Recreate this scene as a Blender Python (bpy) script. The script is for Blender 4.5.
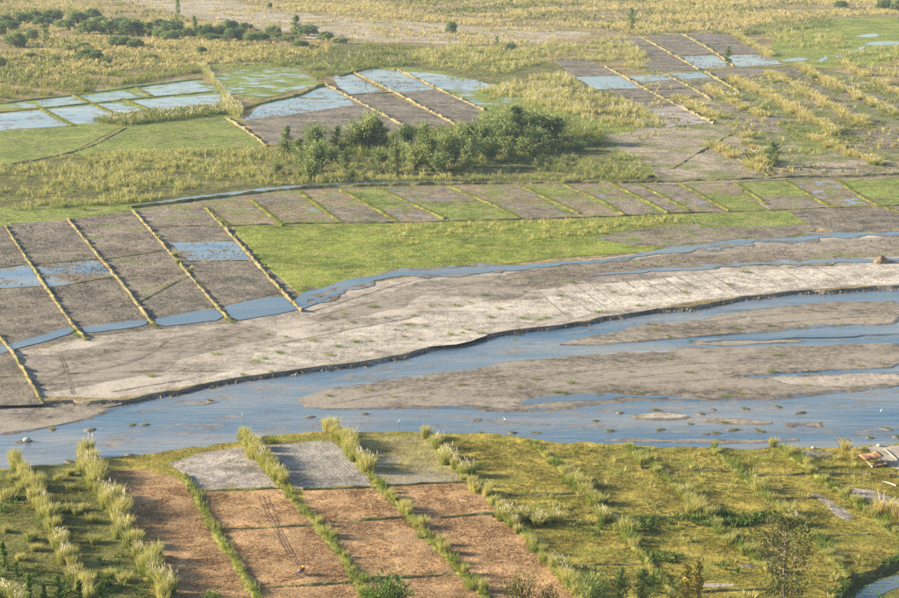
import bpy, bmesh, math, random
import numpy as np
from mathutils import Vector, Matrix, geometry

random.seed(7)
RNG = np.random.default_rng(7)
for o in list(bpy.data.objects):
    bpy.data.objects.remove(o)
S = bpy.context.scene
COL = S.collection

# ------------------------------------------------------------------ camera
PW, PH = 899.0, 598.0
F = 1873.0                      # focal length in photo pixels
CAMZ = 104.0
HORIZON = -118.0
PITCH = math.atan((PH / 2 - HORIZON) / F)
cam = bpy.data.cameras.new('camera')
cam.sensor_width = 36.0
cam.lens = 36.0 * F / PW
cam.clip_start = 1.0
cam.clip_end = 9000.0
camo = bpy.data.objects.new('camera', cam)
COL.objects.link(camo)
camo.location = (0, 0, CAMZ)
camo.rotation_euler = (math.pi / 2 - PITCH, 0, 0)
S.camera = camo

# ------------------------------------------------------------------ sky, sun, exposure
SUN_EL = math.radians(18.0)
SUN_AZ = math.radians(-82.0)     # measured from +Y towards +X: the sun stands to the left, a little beyond
w = bpy.data.worlds.new('World')
S.world = w
w.use_nodes = True
nt = w.node_tree
nt.nodes.clear()
sky = nt.nodes.new('ShaderNodeTexSky')
sky.sky_type = 'NISHITA'
sky.sun_disc = False
sky.sun_elevation = SUN_EL
sky.sun_rotation = SUN_AZ
bg = nt.nodes.new('ShaderNodeBackground')
bg.inputs['Strength'].default_value = 0.088
out = nt.nodes.new('ShaderNodeOutputWorld')
nt.links.new(sky.outputs[0], bg.inputs[0])
nt.links.new(bg.outputs[0], out.inputs[0])
sl = bpy.data.lights.new('sun', 'SUN')
sl.energy = 5.0
sl.angle = math.radians(0.5)
sl.color = (1.0, 0.86, 0.64)
slo = bpy.data.objects.new('sun', sl)
COL.objects.link(slo)
sd = Vector((math.sin(SUN_AZ) * math.cos(SUN_EL), math.cos(SUN_AZ) * math.cos(SUN_EL), math.sin(SUN_EL)))
slo.rotation_euler = sd.to_track_quat('Z', 'Y').to_euler()
slo.location = (-300, 400, 200)
S.cycles.use_denoising = False
S.view_settings.view_transform = 'Standard'
S.view_settings.look = 'None'
S.view_settings.gamma = 1.0
S.view_settings.exposure = 1.4

# ------------------------------------------------------------------ helpers: places on the ground
CP, SP = math.cos(PITCH), math.sin(PITCH)


def GV(px, py, z=0.0):
    """photo pixel -> the point of the plain at height z that is seen there"""
    a = np.asarray(px, float) - PW / 2
    b = -(np.asarray(py, float) - PH / 2)
    dx, dy, dz = a, F * CP + b * SP, -F * SP + b * CP
    t = (z - CAMZ) / dz
    return np.stack([dx * t, dy * t, np.full_like(t, z)], -1)


def G(px, py, z=0.0):
    return Vector(GV(px, py, z).tolist())


def mpp(px, py):
    """metres for one photo pixel at that place"""
    p = G(px, py)
    return (p - Vector((0, 0, CAMZ))).length / F


# ------------------------------------------------------------------ helpers: materials
def node_mat(name):
    m = bpy.data.materials.new(name)
    m.use_nodes = True
    t = m.node_tree
    t.nodes.clear()
    return m, t


class NT:
    def __init__(s, t):
        s.t = t
        s.pos = t.nodes.new('ShaderNodeTexCoord').outputs['Object']

    def n(s, ty, **kw):
        nd = s.t.nodes.new(ty)
        for k, v in kw.items():
            setattr(nd, k, v)
        return nd

    def link(s, a, b):
        s.t.links.new(a, b)

    def setin(s, nd, key, v):
        if hasattr(v, 'is_linked') or hasattr(v, 'links'):
            s.link(v, nd.inputs[key])
        else:
            nd.inputs[key].default_value = v

    def scaled(s, sc, rot=0.0):
        m = s.n('ShaderNodeMapping')
        m.inputs['Scale'].default_value = sc
        m.inputs['Rotation'].default_value = (0, 0, rot)
        s.link(s.pos, m.inputs['Vector'])
        return m.outputs[0]

    def noise(s, scale, detail=6, rough=0.6, vec=None, dist=0.0):
        nd = s.n('ShaderNodeTexNoise')
        nd.inputs['Scale'].default_value = scale
        nd.inputs['Detail'].default_value = detail
        nd.inputs['Roughness'].default_value = rough
        nd.inputs['Distortion'].default_value = dist
        s.link(vec if vec is not None else s.pos, nd.inputs['Vector'])
        return nd.outputs['Fac']

    def ramp(s, fac, stops):
        nd = s.n('ShaderNodeValToRGB')
        e = nd.color_ramp.elements
        while len(e) < len(stops):
            e.new(0.5)
        for k, (p, c) in enumerate(stops):
            e[k].position = p
            e[k].color = c if len(c) == 4 else (*c, 1)
        s.link(fac, nd.inputs[0])
        return nd.outputs[0]

    def thr(s, fac, lo, hi):
        nd = s.n('ShaderNodeMapRange')
        nd.inputs[1].default_value = lo
        nd.inputs[2].default_value = hi
        s.link(fac, nd.inputs[0])
        return nd.outputs[0]

    def mix(s, f, a, b, mode='MIX'):
        nd = s.n('ShaderNodeMix', data_type='RGBA', blend_type=mode)
        s.setin(nd, 0, f)
        for key, v in ((6, a), (7, b)):
            if isinstance(v, tuple):
                nd.inputs[key].default_value = (*v, 1) if len(v) == 3 else v
            else:
                s.link(v, nd.inputs[key])
        return nd.outputs[2]

    def math(s, op, a, b=0.0):
        nd = s.n('ShaderNodeMath', operation=op)
        s.setin(nd, 0, a)
        s.setin(nd, 1, b)
        return nd.outputs[0]

    def bump(s, h, strength, dist, normal=None):
        nd = s.n('ShaderNodeBump')
        nd.inputs['Strength'].default_value = strength
        nd.inputs['Distance'].default_value = dist
        s.link(h, nd.inputs['Height'])
        if normal is not None:
            s.link(normal, nd.inputs['Normal'])
        return nd.outputs[0]

    def bsdf(s, color, rough=0.9, normal=None, spec=0.2):
        nd = s.n('ShaderNodeBsdfPrincipled')
        if isinstance(color, tuple):
            nd.inputs['Base Color'].default_value = (*color, 1)
        else:
            s.link(color, nd.inputs['Base Color'])
        s.setin(nd, 'Roughness', rough)
        nd.inputs['Specular IOR Level'].default_value = spec
        if normal is not None:
            s.link(normal, nd.inputs['Normal'])
        return nd.outputs[0]

    def done(s, sh):
        o = s.n('ShaderNodeOutputMaterial')
        s.link(sh, o.inputs['Surface'])


def water_shader(k, deep=(0.06, 0.115, 0.175), shallow=(0.21, 0.21, 0.20), ripple=0.35, scale=0.9):
    v = k.scaled((0.25, 1.0, 1.0), 0.12)
    big = k.noise(0.05, 5, 0.6, k.scaled((0.3, 1.2, 1), 0.12))
    col = k.ramp(big, [(0.40, deep), (0.52, tuple((x + y) / 2 for x, y in zip(deep, shallow))), (0.62, shallow)])
    b1 = k.noise(scale, 5, 0.6, v)
    nrm = k.bump(b1, ripple, 0.35)
    rg = k.thr(k.noise(0.035, 4, 0.6, k.scaled((0.25, 1.0, 1), 0.1)), 0.35, 0.7)
    rgh = k.math('MULTIPLY_ADD', rg, 0.16)
    rgh.node.inputs[2].default_value = 0.05
    return k.bsdf(col, rgh, nrm, 0.5)


def mat_water(name, **kw):
    m, t = node_mat(name)
    k = NT(t)
    k.done(water_shader(k, **kw))
    return m


def mat_ground(name, c1, c2, fine=2.0, large=0.06, bump=0.5, bdist=0.12, grass=None, gthr=(0.5, 0.62), gscale=0.15,
               wet=None, wscale=0.09, rows=None, wcol=None, c3=None, stretch=None, pale=None, waterkw={}):
    """earth: two tones by fine and large noise, optional weeds, standing water and plough rows"""
    m, t = node_mat(name)
    k = NT(t)
    nf = k.noise(fine, 8, 0.68)
    nl = k.noise(large, 5, 0.6, k.scaled(stretch[0], stretch[1]) if stretch else None)
    nm = k.noise(0.33, 7, 0.7)
    f = k.math('ADD', k.math('ADD', k.math('MULTIPLY', nf, 0.35), k.math('MULTIPLY', nm, 0.35)), k.math('MULTIPLY', nl, 0.30))
    col = k.ramp(f, [(0.42, tuple(x * 0.62 for x in c1)), (0.5, tuple((x + y) / 2 for x, y in zip(c1, c2))), (0.58, tuple(x * 1.25 for x in c2))])
    if c3:
        col = k.mix(k.thr(k.noise(0.11, 5, 0.65), 0.5, 0.68), col, c3)
    if pale:
        col = k.mix(k.thr(k.noise(0.05, 6, 0.7), 0.48, 0.62), col, pale)
    h = k.math('ADD', nf, k.math('MULTIPLY', nm, 2.2))
    if rows:
        ang, spacing, depth = rows[:3]
        wv = k.n('ShaderNodeTexWave')
        wv.inputs['Scale'].default_value = math.pi / 10.0 / spacing * 2
        wv.inputs['Distortion'].default_value = 3.0
        wv.inputs['Detail'].default_value = 2
        wv.inputs['Detail Scale'].default_value = 0.6
        k.link(k.scaled((1, 1, 1), ang), wv.inputs['Vector'])
        lines = k.thr(wv.outputs['Fac'], 0.2, 0.8)
        col = k.mix(k.math('MULTIPLY', lines, depth), col, rows[3])
        h = k.math('ADD', h, k.math('MULTIPLY', lines, -rows[4]))
    if grass:
        g1, g2 = grass
        gn = k.math('ADD', k.math('MULTIPLY', k.noise(gscale, 7, 0.66), 0.8), k.math('MULTIPLY', nf, 0.2))
        gf = k.thr(gn, *gthr)
        gc = k.ramp(k.noise(0.7, 6, 0.7), [(0.35, g1), (0.65, g2)])
        col = k.mix(gf, col, gc)
    nrm = k.bump(h, min(1.0, bump * 1.2), bdist * 1.7)
    sh = k.bsdf(col, 0.92, nrm, 0.15)
    if wet:
        wn = k.math('ADD', k.math('MULTIPLY', k.noise(wscale, 7, 0.6, k.scaled((0.8, 1.0, 1), 0.2)), 0.85), k.math('MULTIPLY', nf, 0.15))
        wf = k.thr(wn, *wet)
        ms = k.n('ShaderNodeMixShader')
        k.link(wf, ms.inputs[0])
        k.link(sh, ms.inputs[1])
        k.link(water_shader(k, ripple=0.12, **waterkw), ms.inputs[2])
        sh = ms.outputs[0]
    k.done(sh)
    return m


def mat_leaf(name, stops, tips=None, trans=0.35, rough=0.6, attr='tint'):
    """leaves: tone from the plant's own tint, optional dry tips, some light passing through"""
    m, t = node_mat(name)
    k = NT(t)
    at = k.n('ShaderNodeAttribute', attribute_name=attr)
    oi = k.n('ShaderNodeObjectInfo')
    f = k.math('FRACT', k.math('ADD', at.outputs['Fac'], k.math('MULTIPLY', oi.outputs['Random'], 0.0)))
    f = k.math('MULTIPLY_ADD', oi.outputs['Random'], 0.45)
    k.link(at.outputs['Fac'], f.node.inputs[2])
    f2 = k.math('SUBTRACT', f, 0.225)
    col = k.ramp(f2, stops)
    if tips:
        ah = k.n('ShaderNodeAttribute', attribute_name='along')
        col = k.mix(k.thr(ah.outputs['Fac'], 0.35, 1.0), col, tips)
    a = k.bsdf(col, rough, None, 0.25)
    tr = k.n('ShaderNodeBsdfTranslucent')
    k.link(col, tr.inputs[0])
    ms = k.n('ShaderNodeMixShader')
    ms.inputs[0].default_value = trans
    k.link(a, ms.inputs[1])
    k.link(tr.outputs[0], ms.inputs[2])
    k.done(ms.outputs[0])
    return m


def mat_plain(name, c1, c2=None, rough=0.7, scale=3.0, metallic=0.0, bump=0.0):
    m, t = node_mat(name)
    k = NT(t)
    nz = k.noise(scale, 5, 0.6)
    col = k.ramp(nz, [(0.35, c1), (0.65, c2 or tuple(x * 0.85 for x in c1))])
    sh = k.bsdf(col, rough, k.bump(nz, bump, 0.05) if bump else None, 0.3)
    sh.node.inputs['Metallic'].default_value = metallic
    k.done(sh)
    return m


# ------------------------------------------------------------------ helpers: meshes
def link(name, me, mat=None, parent=None):
    o = bpy.data.objects.new(name, me)
    COL.objects.link(o)
    if mat is not None:
        me.materials.append(mat)
    if parent is not None:
        o.parent = parent
    return o


def empty(name, loc, rz=0.0, scale=1.0):
    o = bpy.data.objects.new(name, None)
    COL.objects.link(o)
    o.location = loc
    o.rotation_euler = (0, 0, rz)
    o.scale = scale if isinstance(scale, tuple) else (scale,) * 3
    o.empty_display_size = 0.5
    return o


def tag(o, label=None, cat=None, group=None, kind=None):
    if label:
        o['label'] = label
    if cat:
        o['category'] = cat
    if group:
        o['group'] = group
    if kind:
        o['kind'] = kind
    return o


def np_mesh(name, V, Fc, attrs=None, smooth=False):
    """V (n,3), Fc (m,3) triangles"""
    V = np.ascontiguousarray(V, np.float32)
    Fc = np.ascontiguousarray(Fc, np.int32)
    me = bpy.data.meshes.new(name)
    me.vertices.add(len(V))
    me.vertices.foreach_set('co', V.ravel())
    me.loops.add(Fc.size)
    me.loops.foreach_set('vertex_index', Fc.ravel())
    me.polygons.add(len(Fc))
    me.polygons.foreach_set('loop_start', np.arange(0, Fc.size, 3, dtype=np.int32))
    for k, a in (attrs or {}).items():
        at = me.attributes.new(k, 'FLOAT', 'POINT')
        at.data.foreach_set('value', np.ascontiguousarray(a, np.float32))
    me.update(calc_edges=True)
    if smooth:
        me.polygons.foreach_set('use_smooth', np.ones(len(Fc), bool))
    return me


def join_arrays(parts):
    V, Fc, A = [], [], {}
    n = 0
    for v, f, a in parts:
        V.append(v)
        Fc.append(f + n)
        for k, x in a.items():
            A.setdefault(k, []).append(x)
        n += len(v)
    return np.concatenate(V), np.concatenate(Fc), {k: np.concatenate(x) for k, x in A.items()}


def resample(P, step):
    """P (n,3) polyline -> points every step metres"""
    out = []
    for a, b in zip(P[:-1], P[1:]):
        L = np.linalg.norm(b - a)
        n = max(1, int(L / step))
        for i in range(n):
            out.append(a + (b - a) * i / n)
    out.append(P[-1])
    return np.array(out)


def smooth_line(P, it=2):
    for _ in range(it):
        Q = [P[0]]
        for a, b in zip(P[:-1], P[1:]):
            Q += [a * 0.75 + b * 0.25, a * 0.25 + b * 0.75]
        Q.append(P[-1])
        P = np.array(Q)
    return P


def fbm1(n, scale, seed):
    """smooth noise along a line"""
    r = np.random.default_rng(seed)
    x = np.zeros(n)
    amp, sc = 1.0, scale
    for _ in range(3):
        kn = r.normal(0, 1, int(n / sc) + 3)
        t = np.arange(n) / sc
        i = t.astype(int)
        u = t - i
        u = u * u * (3 - 2 * u)
        x += amp * (kn[i] * (1 - u) + kn[i + 1] * u)
        amp *= 0.5
        sc = max(1.5, sc / 2.2)
    return x


_seed = [100]


def nseed():
    _seed[0] += 1
    return _seed[0]


def outline(pts, z, step=None, rough=0.0, smooth=0):
    P = GV([p[0] for p in pts], [p[1] for p in pts], z)
    P = np.vstack([P, P[:1]])
    if smooth:
        P = smooth_line(P, smooth)
    if rough > 0:
        st = step or 2.0
        P = resample(P, st)
        n = len(P) - 1
        t = np.roll(P[:n], -1, 0) - np.roll(P[:n], 1, 0)
        nl = np.stack([-t[:, 1], t[:, 0]], -1)
        nl /= np.maximum(np.linalg.norm(nl, axis=1, keepdims=True), 1e-6)
        d = fbm1(n, 6, nseed()) * rough
        fade = np.minimum(1, np.minimum(np.arange(n), n - 1 - np.arange(n)) / 4.0)
        Q = P[:n].copy()
        Q[:, :2] += nl * (d * fade)[:, None]
        return Q
    return P[:-1]


def slab(name, pts, z, mat, skirt=0.0, outset=0.0, rough=0.0, step=2.0, smooth=0, label=None, world=False, edge=None):
    """a piece of ground: flat top with an optional sloping or steep edge all round"""
    P = np.array(pts) if world else outline(pts, z, step, rough, smooth)
    n = len(P)
    tris = geometry.tessellate_polygon([[Vector(p) for p in P]])
    ar = np.sum(P[:, 0] * np.roll(P[:, 1], -1) - np.roll(P[:, 0], -1) * P[:, 1])
    bm = bmesh.new()
    vs = [bm.verts.new(p) for p in P]
    for a, b, c in tris:
        A, B, C_ = P[a], P[b], P[c]
        if (B[0] - A[0]) * (C_[1] - A[1]) - (B[1] - A[1]) * (C_[0] - A[0]) < 0:
            b, c = c, b
        try:
            bm.faces.new((vs[a], vs[b], vs[c]))
        except ValueError:
            pass
    if skirt > 0:
        t = np.roll(P, -1, 0) - np.roll(P, 1, 0)
        nl = np.stack([t[:, 1], -t[:, 0]], -1) * (1 if ar > 0 else -1)
        nl /= np.maximum(np.linalg.norm(nl, axis=1, keepdims=True), 1e-6)
        jit = 1 + 0.5 * fbm1(n, 5, nseed())
        jit = np.clip(jit, 0.1, 2.6)
        ws = [bm.verts.new((P[i, 0] + nl[i, 0] * outset * jit[i], P[i, 1] + nl[i, 1] * outset * jit[i], z - skirt)) for i in range(n)]
        for i in range(n):
            j = (i + 1) % n
            q = (vs[i], ws[i], ws[j], vs[j]) if ar > 0 else (vs[i], vs[j], ws[j], ws[i])
            fc = bm.faces.new(q)
            fc.material_index = 1 if edge else 0
    me = bpy.data.meshes.new(name)
    bm.to_mesh(me)
    bm.free()
    o = link(name, me, mat)
    if edge:
        me.materials.append(edge)
    tag(o, label, kind='structure')
    return o


RIDGES = []


def ridge(name, pts, z, h, wd, mat, label=None, step=1.5, rough=0.25, smooth=1, top=0.45):
    """an earth bund: a bank of uneven height and width along a line"""
    P = GV([p[0] for p in pts], [p[1] for p in pts], z)
    if smooth:
        P = smooth_line(P, smooth)
    P = resample(P, step)
    n = len(P)
    t = np.gradient(P, axis=0)
    nl = np.stack([-t[:, 1], t[:, 0], 0 * t[:, 0]], -1)
    nl /= np.maximum(np.linalg.norm(nl, axis=1, keepdims=True), 1e-6)
    P = P + nl * (fbm1(n, 9, nseed()) * rough * wd * 0.22)[:, None]
    RIDGES.append((P, h, wd, mat.name))
    hh = h * np.clip(0.9 + rough * fbm1(n, 3, nseed()), 0.25, 1.6)
    ww = wd * np.clip(1 + rough * 0.8 * fbm1(n, 4, nseed()), 0.5, 1.8)
    ww2 = wd * np.clip(1 + rough * 0.8 * fbm1(n, 3, nseed()), 0.5, 1.8)
    up = np.array([0, 0, 1.0])
    rows_ = [P - nl * (ww / 2)[:, None] - up * 0.05,
             P - nl * (ww * top / 2)[:, None] + up * (hh * 0.9)[:, None],
             P + up * hh[:, None],
             P + nl * (ww2 * top / 2)[:, None] + up * (hh * 0.85)[:, None],
             P + nl * (ww2 / 2)[:, None] - up * 0.05]
    rj = np.random.default_rng(nseed())
    rows_ = [q + rj.normal(0, 1, q.shape) * np.array([0.07 * wd, 0.07 * wd, 0.10 * h]) for q in rows_]
    V = np.stack(rows_, 1).reshape(-1, 3)
    Fc = []
    for i in range(n - 1):
        for j in range(4):
            a, b, c, d = i * 5 + j, (i + 1) * 5 + j, (i + 1) * 5 + j + 1, i * 5 + j + 1
            Fc += [(a, d, c), (a, c, b)]
    for e, rev in ((0, False), ((n - 1) * 5, True)):
        for j in (1, 2, 3):
            f = (e, e + j, e + j + 1)
            Fc.append(f if not rev else f[::-1])
    o = link(name, np_mesh(name, V, np.array(Fc)), mat)
    tag(o, label, kind='structure')
    return o


def ribbon(name, pts, z, wd, mat, label=None, smooth=2, taper=True, rough=0.3, step=2.0, kind='structure'):
    P = smooth_line(GV([p[0] for p in pts], [p[1] for p in pts], z), smooth)
    P = resample(P, step)
    n = len(P)
    t = np.gradient(P, axis=0)
    nl = np.stack([-t[:, 1], t[:, 0], 0 * t[:, 0]], -1)
    nl /= np.maximum(np.linalg.norm(nl, axis=1, keepdims=True), 1e-6)
    tp = np.sin(np.linspace(0.06, math.pi - 0.06, n)) ** 0.5 if taper else np.ones(n)
    w1 = wd / 2 * tp * np.clip(1 + rough * fbm1(n, 5, nseed()), 0.25, 2)
    w2 = wd / 2 * tp * np.clip(1 + rough * fbm1(n, 5, nseed()), 0.25, 2)
    V = np.stack([P - nl * w1[:, None], P + nl * w2[:, None]], 1).reshape(-1, 3)
    i = np.arange(n - 1) * 2
    Fc = np.concatenate([np.stack([i, i + 2, i + 3], -1), np.stack([i, i + 3, i + 1], -1)])
    # upward normals
    a, b, c = V[Fc[0]]
    if np.cross(b - a, c - a)[2] < 0:
        Fc = Fc[:, ::-1]
    o = link(name, np_mesh(name, V, Fc), mat)
    tag(o, label, kind=kind)
    return o


def in_poly(X, Y, P):
    c = np.zeros(len(X), bool)
    n = len(P)
    for i in range(n):
        x1, y1 = P[i][:2]
        x2, y2 = P[(i + 1) % n][:2]
        if y1 == y2:
            continue
        k = ((y1 > Y) != (y2 > Y)) & (X < (x2 - x1) * (Y - y1) / (y2 - y1) + x1)
        c ^= k
    return c


def scatter(pts, z, density, clump=0.0, cscale=8.0, rng=RNG, holes=()):
    """random places inside a polygon; clump > 0 gathers them in patches"""
    P = outline(pts, z)
    lo, hi = P[:, :2].min(0), P[:, :2].max(0)
    n = int(np.prod(hi - lo) * density)
    X = rng.uniform(lo[0], hi[0], n)
    Y = rng.uniform(lo[1], hi[1], n)
    k = in_poly(X, Y, P)
    for h in holes:
        k &= ~in_poly(X, Y, outline(h, z))
    if clump > 0:
        f = np.zeros(n)
        for s, a in ((1, 0.5), (2.3, 0.3), (5.1, 0.2)):
            ph = rng.uniform(0, 6.28, 4)
            f += a * (np.sin(X / cscale * s + ph[0] + 1.7 * np.sin(Y / cscale * s * 0.6 + ph[1])) * np.sin(Y / cscale * s * 0.8 + ph[2] + 1.3 * np.sin(X / cscale * s * 0.7 + ph[3])))
        k &= rng.uniform(0, 1, n) < np.clip(0.5 + f * 1.6 - clump * 0.4, 0.02, 1)
    return np.stack([X[k], Y[k], np.full(k.sum(), z)], -1)


def blades(pos, h, nb, width, spread, radius, droop=0.35, tint=None, rng=RNG, segs=2):
    """grass and reed leaves: nb leaves round every place"""
    N = len(pos)
    h = np.broadcast_to(h, (N,))
    if tint is None:
        tint = rng.uniform(0, 1, N)
    ip = np.repeat(np.arange(N), nb)
    M = N * nb
    az = rng.uniform(0, 2 * math.pi, M)
    ln = rng.uniform(0.0, 1.0, M) ** 0.7 * spread
    hh = h[ip] * rng.uniform(0.6, 1.08, M)
    rr = rng.uniform(0, 1, M) ** 0.5 * radius * h[ip]
    d = np.stack([np.cos(az), np.sin(az), np.zeros(M)], -1)
    az2 = rng.uniform(0, 2 * math.pi, M)
    s = np.stack([np.cos(az2), np.sin(az2), np.zeros(M)], -1)
    base = pos[ip] + d * rr[:, None]
    wd = width * h[ip] * rng.uniform(0.6, 1.3, M)
    up = np.array([0, 0, 1.0])
    mid = base + d * (np.sin(ln) * hh * 0.5)[:, None] + up * (np.cos(ln) * hh * 0.6)[:, None]
    l2 = ln * (1 + droop)
    tip = base + d * (np.sin(l2) * hh * 1.05)[:, None] + up * (np.cos(l2) * hh)[:, None]
    tv = np.clip(tint[ip] + rng.normal(0, 0.07, M), 0, 1)
    if segs == 1:
        V = np.stack([base - s * wd[:, None] / 2, base + s * wd[:, None] / 2, tip], 1).reshape(-1, 3)
        i = np.arange(M) * 3
        Fc = np.stack([i, i + 1, i + 2], -1)
        A = {'tint': np.repeat(tv, 3), 'along': np.tile([0, 0, 1.0], M)}
    else:
        V = np.stack([base - s * wd[:, None] * 0.4, base + s * wd[:, None] * 0.4, mid - s * wd[:, None] / 2, mid + s * wd[:, None] / 2, tip], 1).reshape(-1, 3)
        i = np.arange(M) * 5
        Fc = np.concatenate([np.stack([i, i + 1, i + 3], -1), np.stack([i, i + 3, i + 2], -1), np.stack([i + 2, i + 3, i + 4], -1)])
        A = {'tint': np.repeat(tv, 5), 'along': np.tile([0, 0, 0.55, 0.55, 1.0], M)}
    return V, Fc, A


def plumes(pos, h, nb, spread, size, rng=RNG):
    """feathery flower heads on stems"""
    N = len(pos)
    h = np.broadcast_to(h, (N,))
    ip = np.repeat(np.arange(N), nb)
    M = N * nb
    az = rng.uniform(0, 2 * math.pi, M)
    ln = rng.uniform(0, 1, M) * spread
    d = np.stack([np.cos(az) * np.sin(ln), np.sin(az) * np.sin(ln), np.cos(ln)], -1)
    top = h[ip] * rng.uniform(0.95, 1.3, M)
    L = size * h[ip] * rng.uniform(0.7, 1.3, M)
    b = pos[ip] + d * (top - L)[:, None]
    e = pos[ip] + d * top[:, None] + np.array([0.25, -0.05, -0.05]) * L[:, None]
    s = np.stack([-np.sin(az), np.cos(az), np.zeros(M)], -1)
    s2 = np.cross(d, s)
    m = b * 0.55 + e * 0.45
    wd = (L * 0.11)[:, None]
    V = np.stack([b, m - s * wd, e, m + s * wd, m - s2 * wd, m + s2 * wd, pos[ip], pos[ip] + s * 0.012 * h[ip][:, None]], 1).reshape(-1, 3)
    i = np.arange(M) * 8
    Fc = np.concatenate([np.stack([i, i + 1, i + 2], -1), np.stack([i, i + 2, i + 3], -1),
                         np.stack([i, i + 4, i + 2], -1), np.stack([i, i + 2, i + 5], -1),
                         np.stack([i + 6, i + 7, i], -1)])
    A = {'tint': np.repeat(rng.uniform(0, 1, M), 8), 'along': np.tile([0, .5, 1, .5, .5, .5, 0, 0.0], M)}
    return V, Fc, A


def stuff(name, parts, mat, label, cat):
    V, Fc, A = join_arrays(parts)
    o = link(name, np_mesh(name, V, Fc, A), mat)
    return tag(o, label, cat, kind='stuff')


# ------------------------------------------------------------------ materials
_a, _b = G(60, 240), G(140, 310)
DIR_ANG = math.atan2(_a.x - _b.x, _a.y - _b.y)     # the way the far field strips run
_a, _b = G(265, 464), G(337, 549)
NEAR_ANG = math.atan2(_a.x - _b.x, _a.y - _b.y)    # the way the near strips run
M = {}
M['plain'] = mat_ground('dry grassy ground', (0.22, 0.17, 0.08), (0.36, 0.28, 0.14), 0.8, 0.03, 0.8, 0.4,
                        grass=((0.12, 0.12, 0.035), (0.26, 0.20, 0.07)), gthr=(0.5, 0.6), gscale=0.05)
M['sand'] = mat_ground('pale river sand', (0.23, 0.195, 0.155), (0.38, 0.33, 0.27), 1.2, 0.05, 0.35, 0.1,
                       stretch=((0.3, 1.2, 1), 0.15), pale=(0.47, 0.415, 0.34))
M['sand_dry'] = mat_ground('white dry sand', (0.36, 0.315, 0.255), (0.50, 0.45, 0.375), 1.4, 0.09, 0.45, 0.12,
                           stretch=((0.4, 1.2, 1), 0.15))
M['sand_plots'] = mat_ground('white sand with planting lines', (0.37, 0.32, 0.26), (0.53, 0.475, 0.40), 1.1, 0.09, 0.5, 0.15,
                             grass=((0.13, 0.13, 0.05), (0.25, 0.22, 0.1)), gthr=(0.60, 0.66), gscale=0.3)
M['sand_damp'] = mat_ground('damp grey sand', (0.14, 0.118, 0.092), (0.28, 0.24, 0.19), 0.9, 0.06, 0.35, 0.1,
                            stretch=((0.2, 1.3, 1), 0.14), pale=(0.30, 0.26, 0.21))
M['scar'] = mat_ground('wet channel bed', (0.13, 0.11, 0.095), (0.21, 0.18, 0.15), 1.0, 0.1, 0.3, 0.1)
M['scar_light'] = mat_ground('damp channel line', (0.16, 0.135, 0.105), (0.26, 0.22, 0.175), 1.0, 0.1, 0.3, 0.1)
M['wet_sand'] = mat_ground('wet sand margin', (0.13, 0.11, 0.09), (0.22, 0.19, 0.155), 1.0, 0.1, 0.2, 0.05, wet=(0.5, 0.6), wscale=0.3)
M['shoal'] = mat_ground('shoal just under water', (0.16, 0.14, 0.12), (0.27, 0.235, 0.195), 1.0, 0.1, 0.3, 0.06, wet=(0.34, 0.56), wscale=0.25)
M['sand_tan'] = mat_ground('tan sandy ground with grass', (0.33, 0.275, 0.20), (0.45, 0.385, 0.29), 0.9, 0.04, 0.6, 0.3, grass=((0.24, 0.2, 0.08), (0.36, 0.29, 0.12)), gthr=(0.48, 0.6), gscale=0.035)
M['rut'] = mat_ground('trodden stubble', (0.2, 0.125, 0.075), (0.30, 0.19, 0.115), 2.0, 0.1, 0.5, 0.1)
M['mud'] = mat_ground('bare grey paddy mud', (0.125, 0.108, 0.086), (0.225, 0.195, 0.155), 1.6, 0.06, 0.9, 0.16,
                      rows=(DIR_ANG, 3.1, 0.10, (0.13, 0.11, 0.085), 0.06), c3=(0.28, 0.24, 0.18),
                      grass=((0.13, 0.15, 0.05), (0.2, 0.2, 0.08)), gthr=(0.60, 0.72), gscale=0.08)
M['mud_weedy'] = mat_ground('paddy mud with weeds', (0.17, 0.14, 0.11), (0.28, 0.23, 0.18), 1.6, 0.06, 0.9, 0.16,
                            grass=((0.10, 0.15, 0.025), (0.19, 0.24, 0.05)), gthr=(0.52, 0.64), gscale=0.12)
M['mud_wet'] = mat_ground('paddy mud with standing water', (0.14, 0.118, 0.088), (0.25, 0.212, 0.16), 1.6, 0.06, 0.8, 0.14,
                          wet=(0.47, 0.51), wscale=0.10)
M['mud_wet2'] = mat_ground('weedy mud with a few puddles', (0.18, 0.135, 0.095), (0.29, 0.225, 0.16), 1.6, 0.06, 0.8, 0.14,
                           grass=((0.12, 0.16, 0.03), (0.2, 0.24, 0.06)), gthr=(0.5, 0.6), gscale=0.15, wet=(0.55, 0.58), wscale=0.2)
M['mud_flood'] = mat_ground('flooded paddy with mud showing', (0.15, 0.125, 0.10), (0.24, 0.2, 0.16), 1.6, 0.06, 0.6, 0.12,
                            wet=(0.40, 0.45), wscale=0.12)
M['flood_weedy'] = mat_ground('flooded paddy with weeds', (0.12, 0.16, 0.04), (0.2, 0.24, 0.07), 1.4, 0.06, 0.6, 0.12,
                              wet=(0.40, 0.46), wscale=0.16)
M['wet_green'] = mat_ground('wet green paddy', (0.13, 0.17, 0.03), (0.22, 0.26, 0.06), 1.2, 0.06, 0.6, 0.12,
                            wet=(0.52, 0.56), wscale=0.11)
M['brown_paddy'] = mat_ground('reddish paddy with weeds', (0.19, 0.14, 0.095), (0.31, 0.235, 0.165), 1.4, 0.06, 0.7, 0.14, rows=(DIR_ANG, 4.4, 0.28, (0.14, 0.13, 0.06), 0.1),
                              grass=((0.13, 0.17, 0.035), (0.22, 0.26, 0.06)), gthr=(0.49, 0.60), gscale=0.10, wet=(0.60, 0.63), wscale=0.14)
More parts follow.
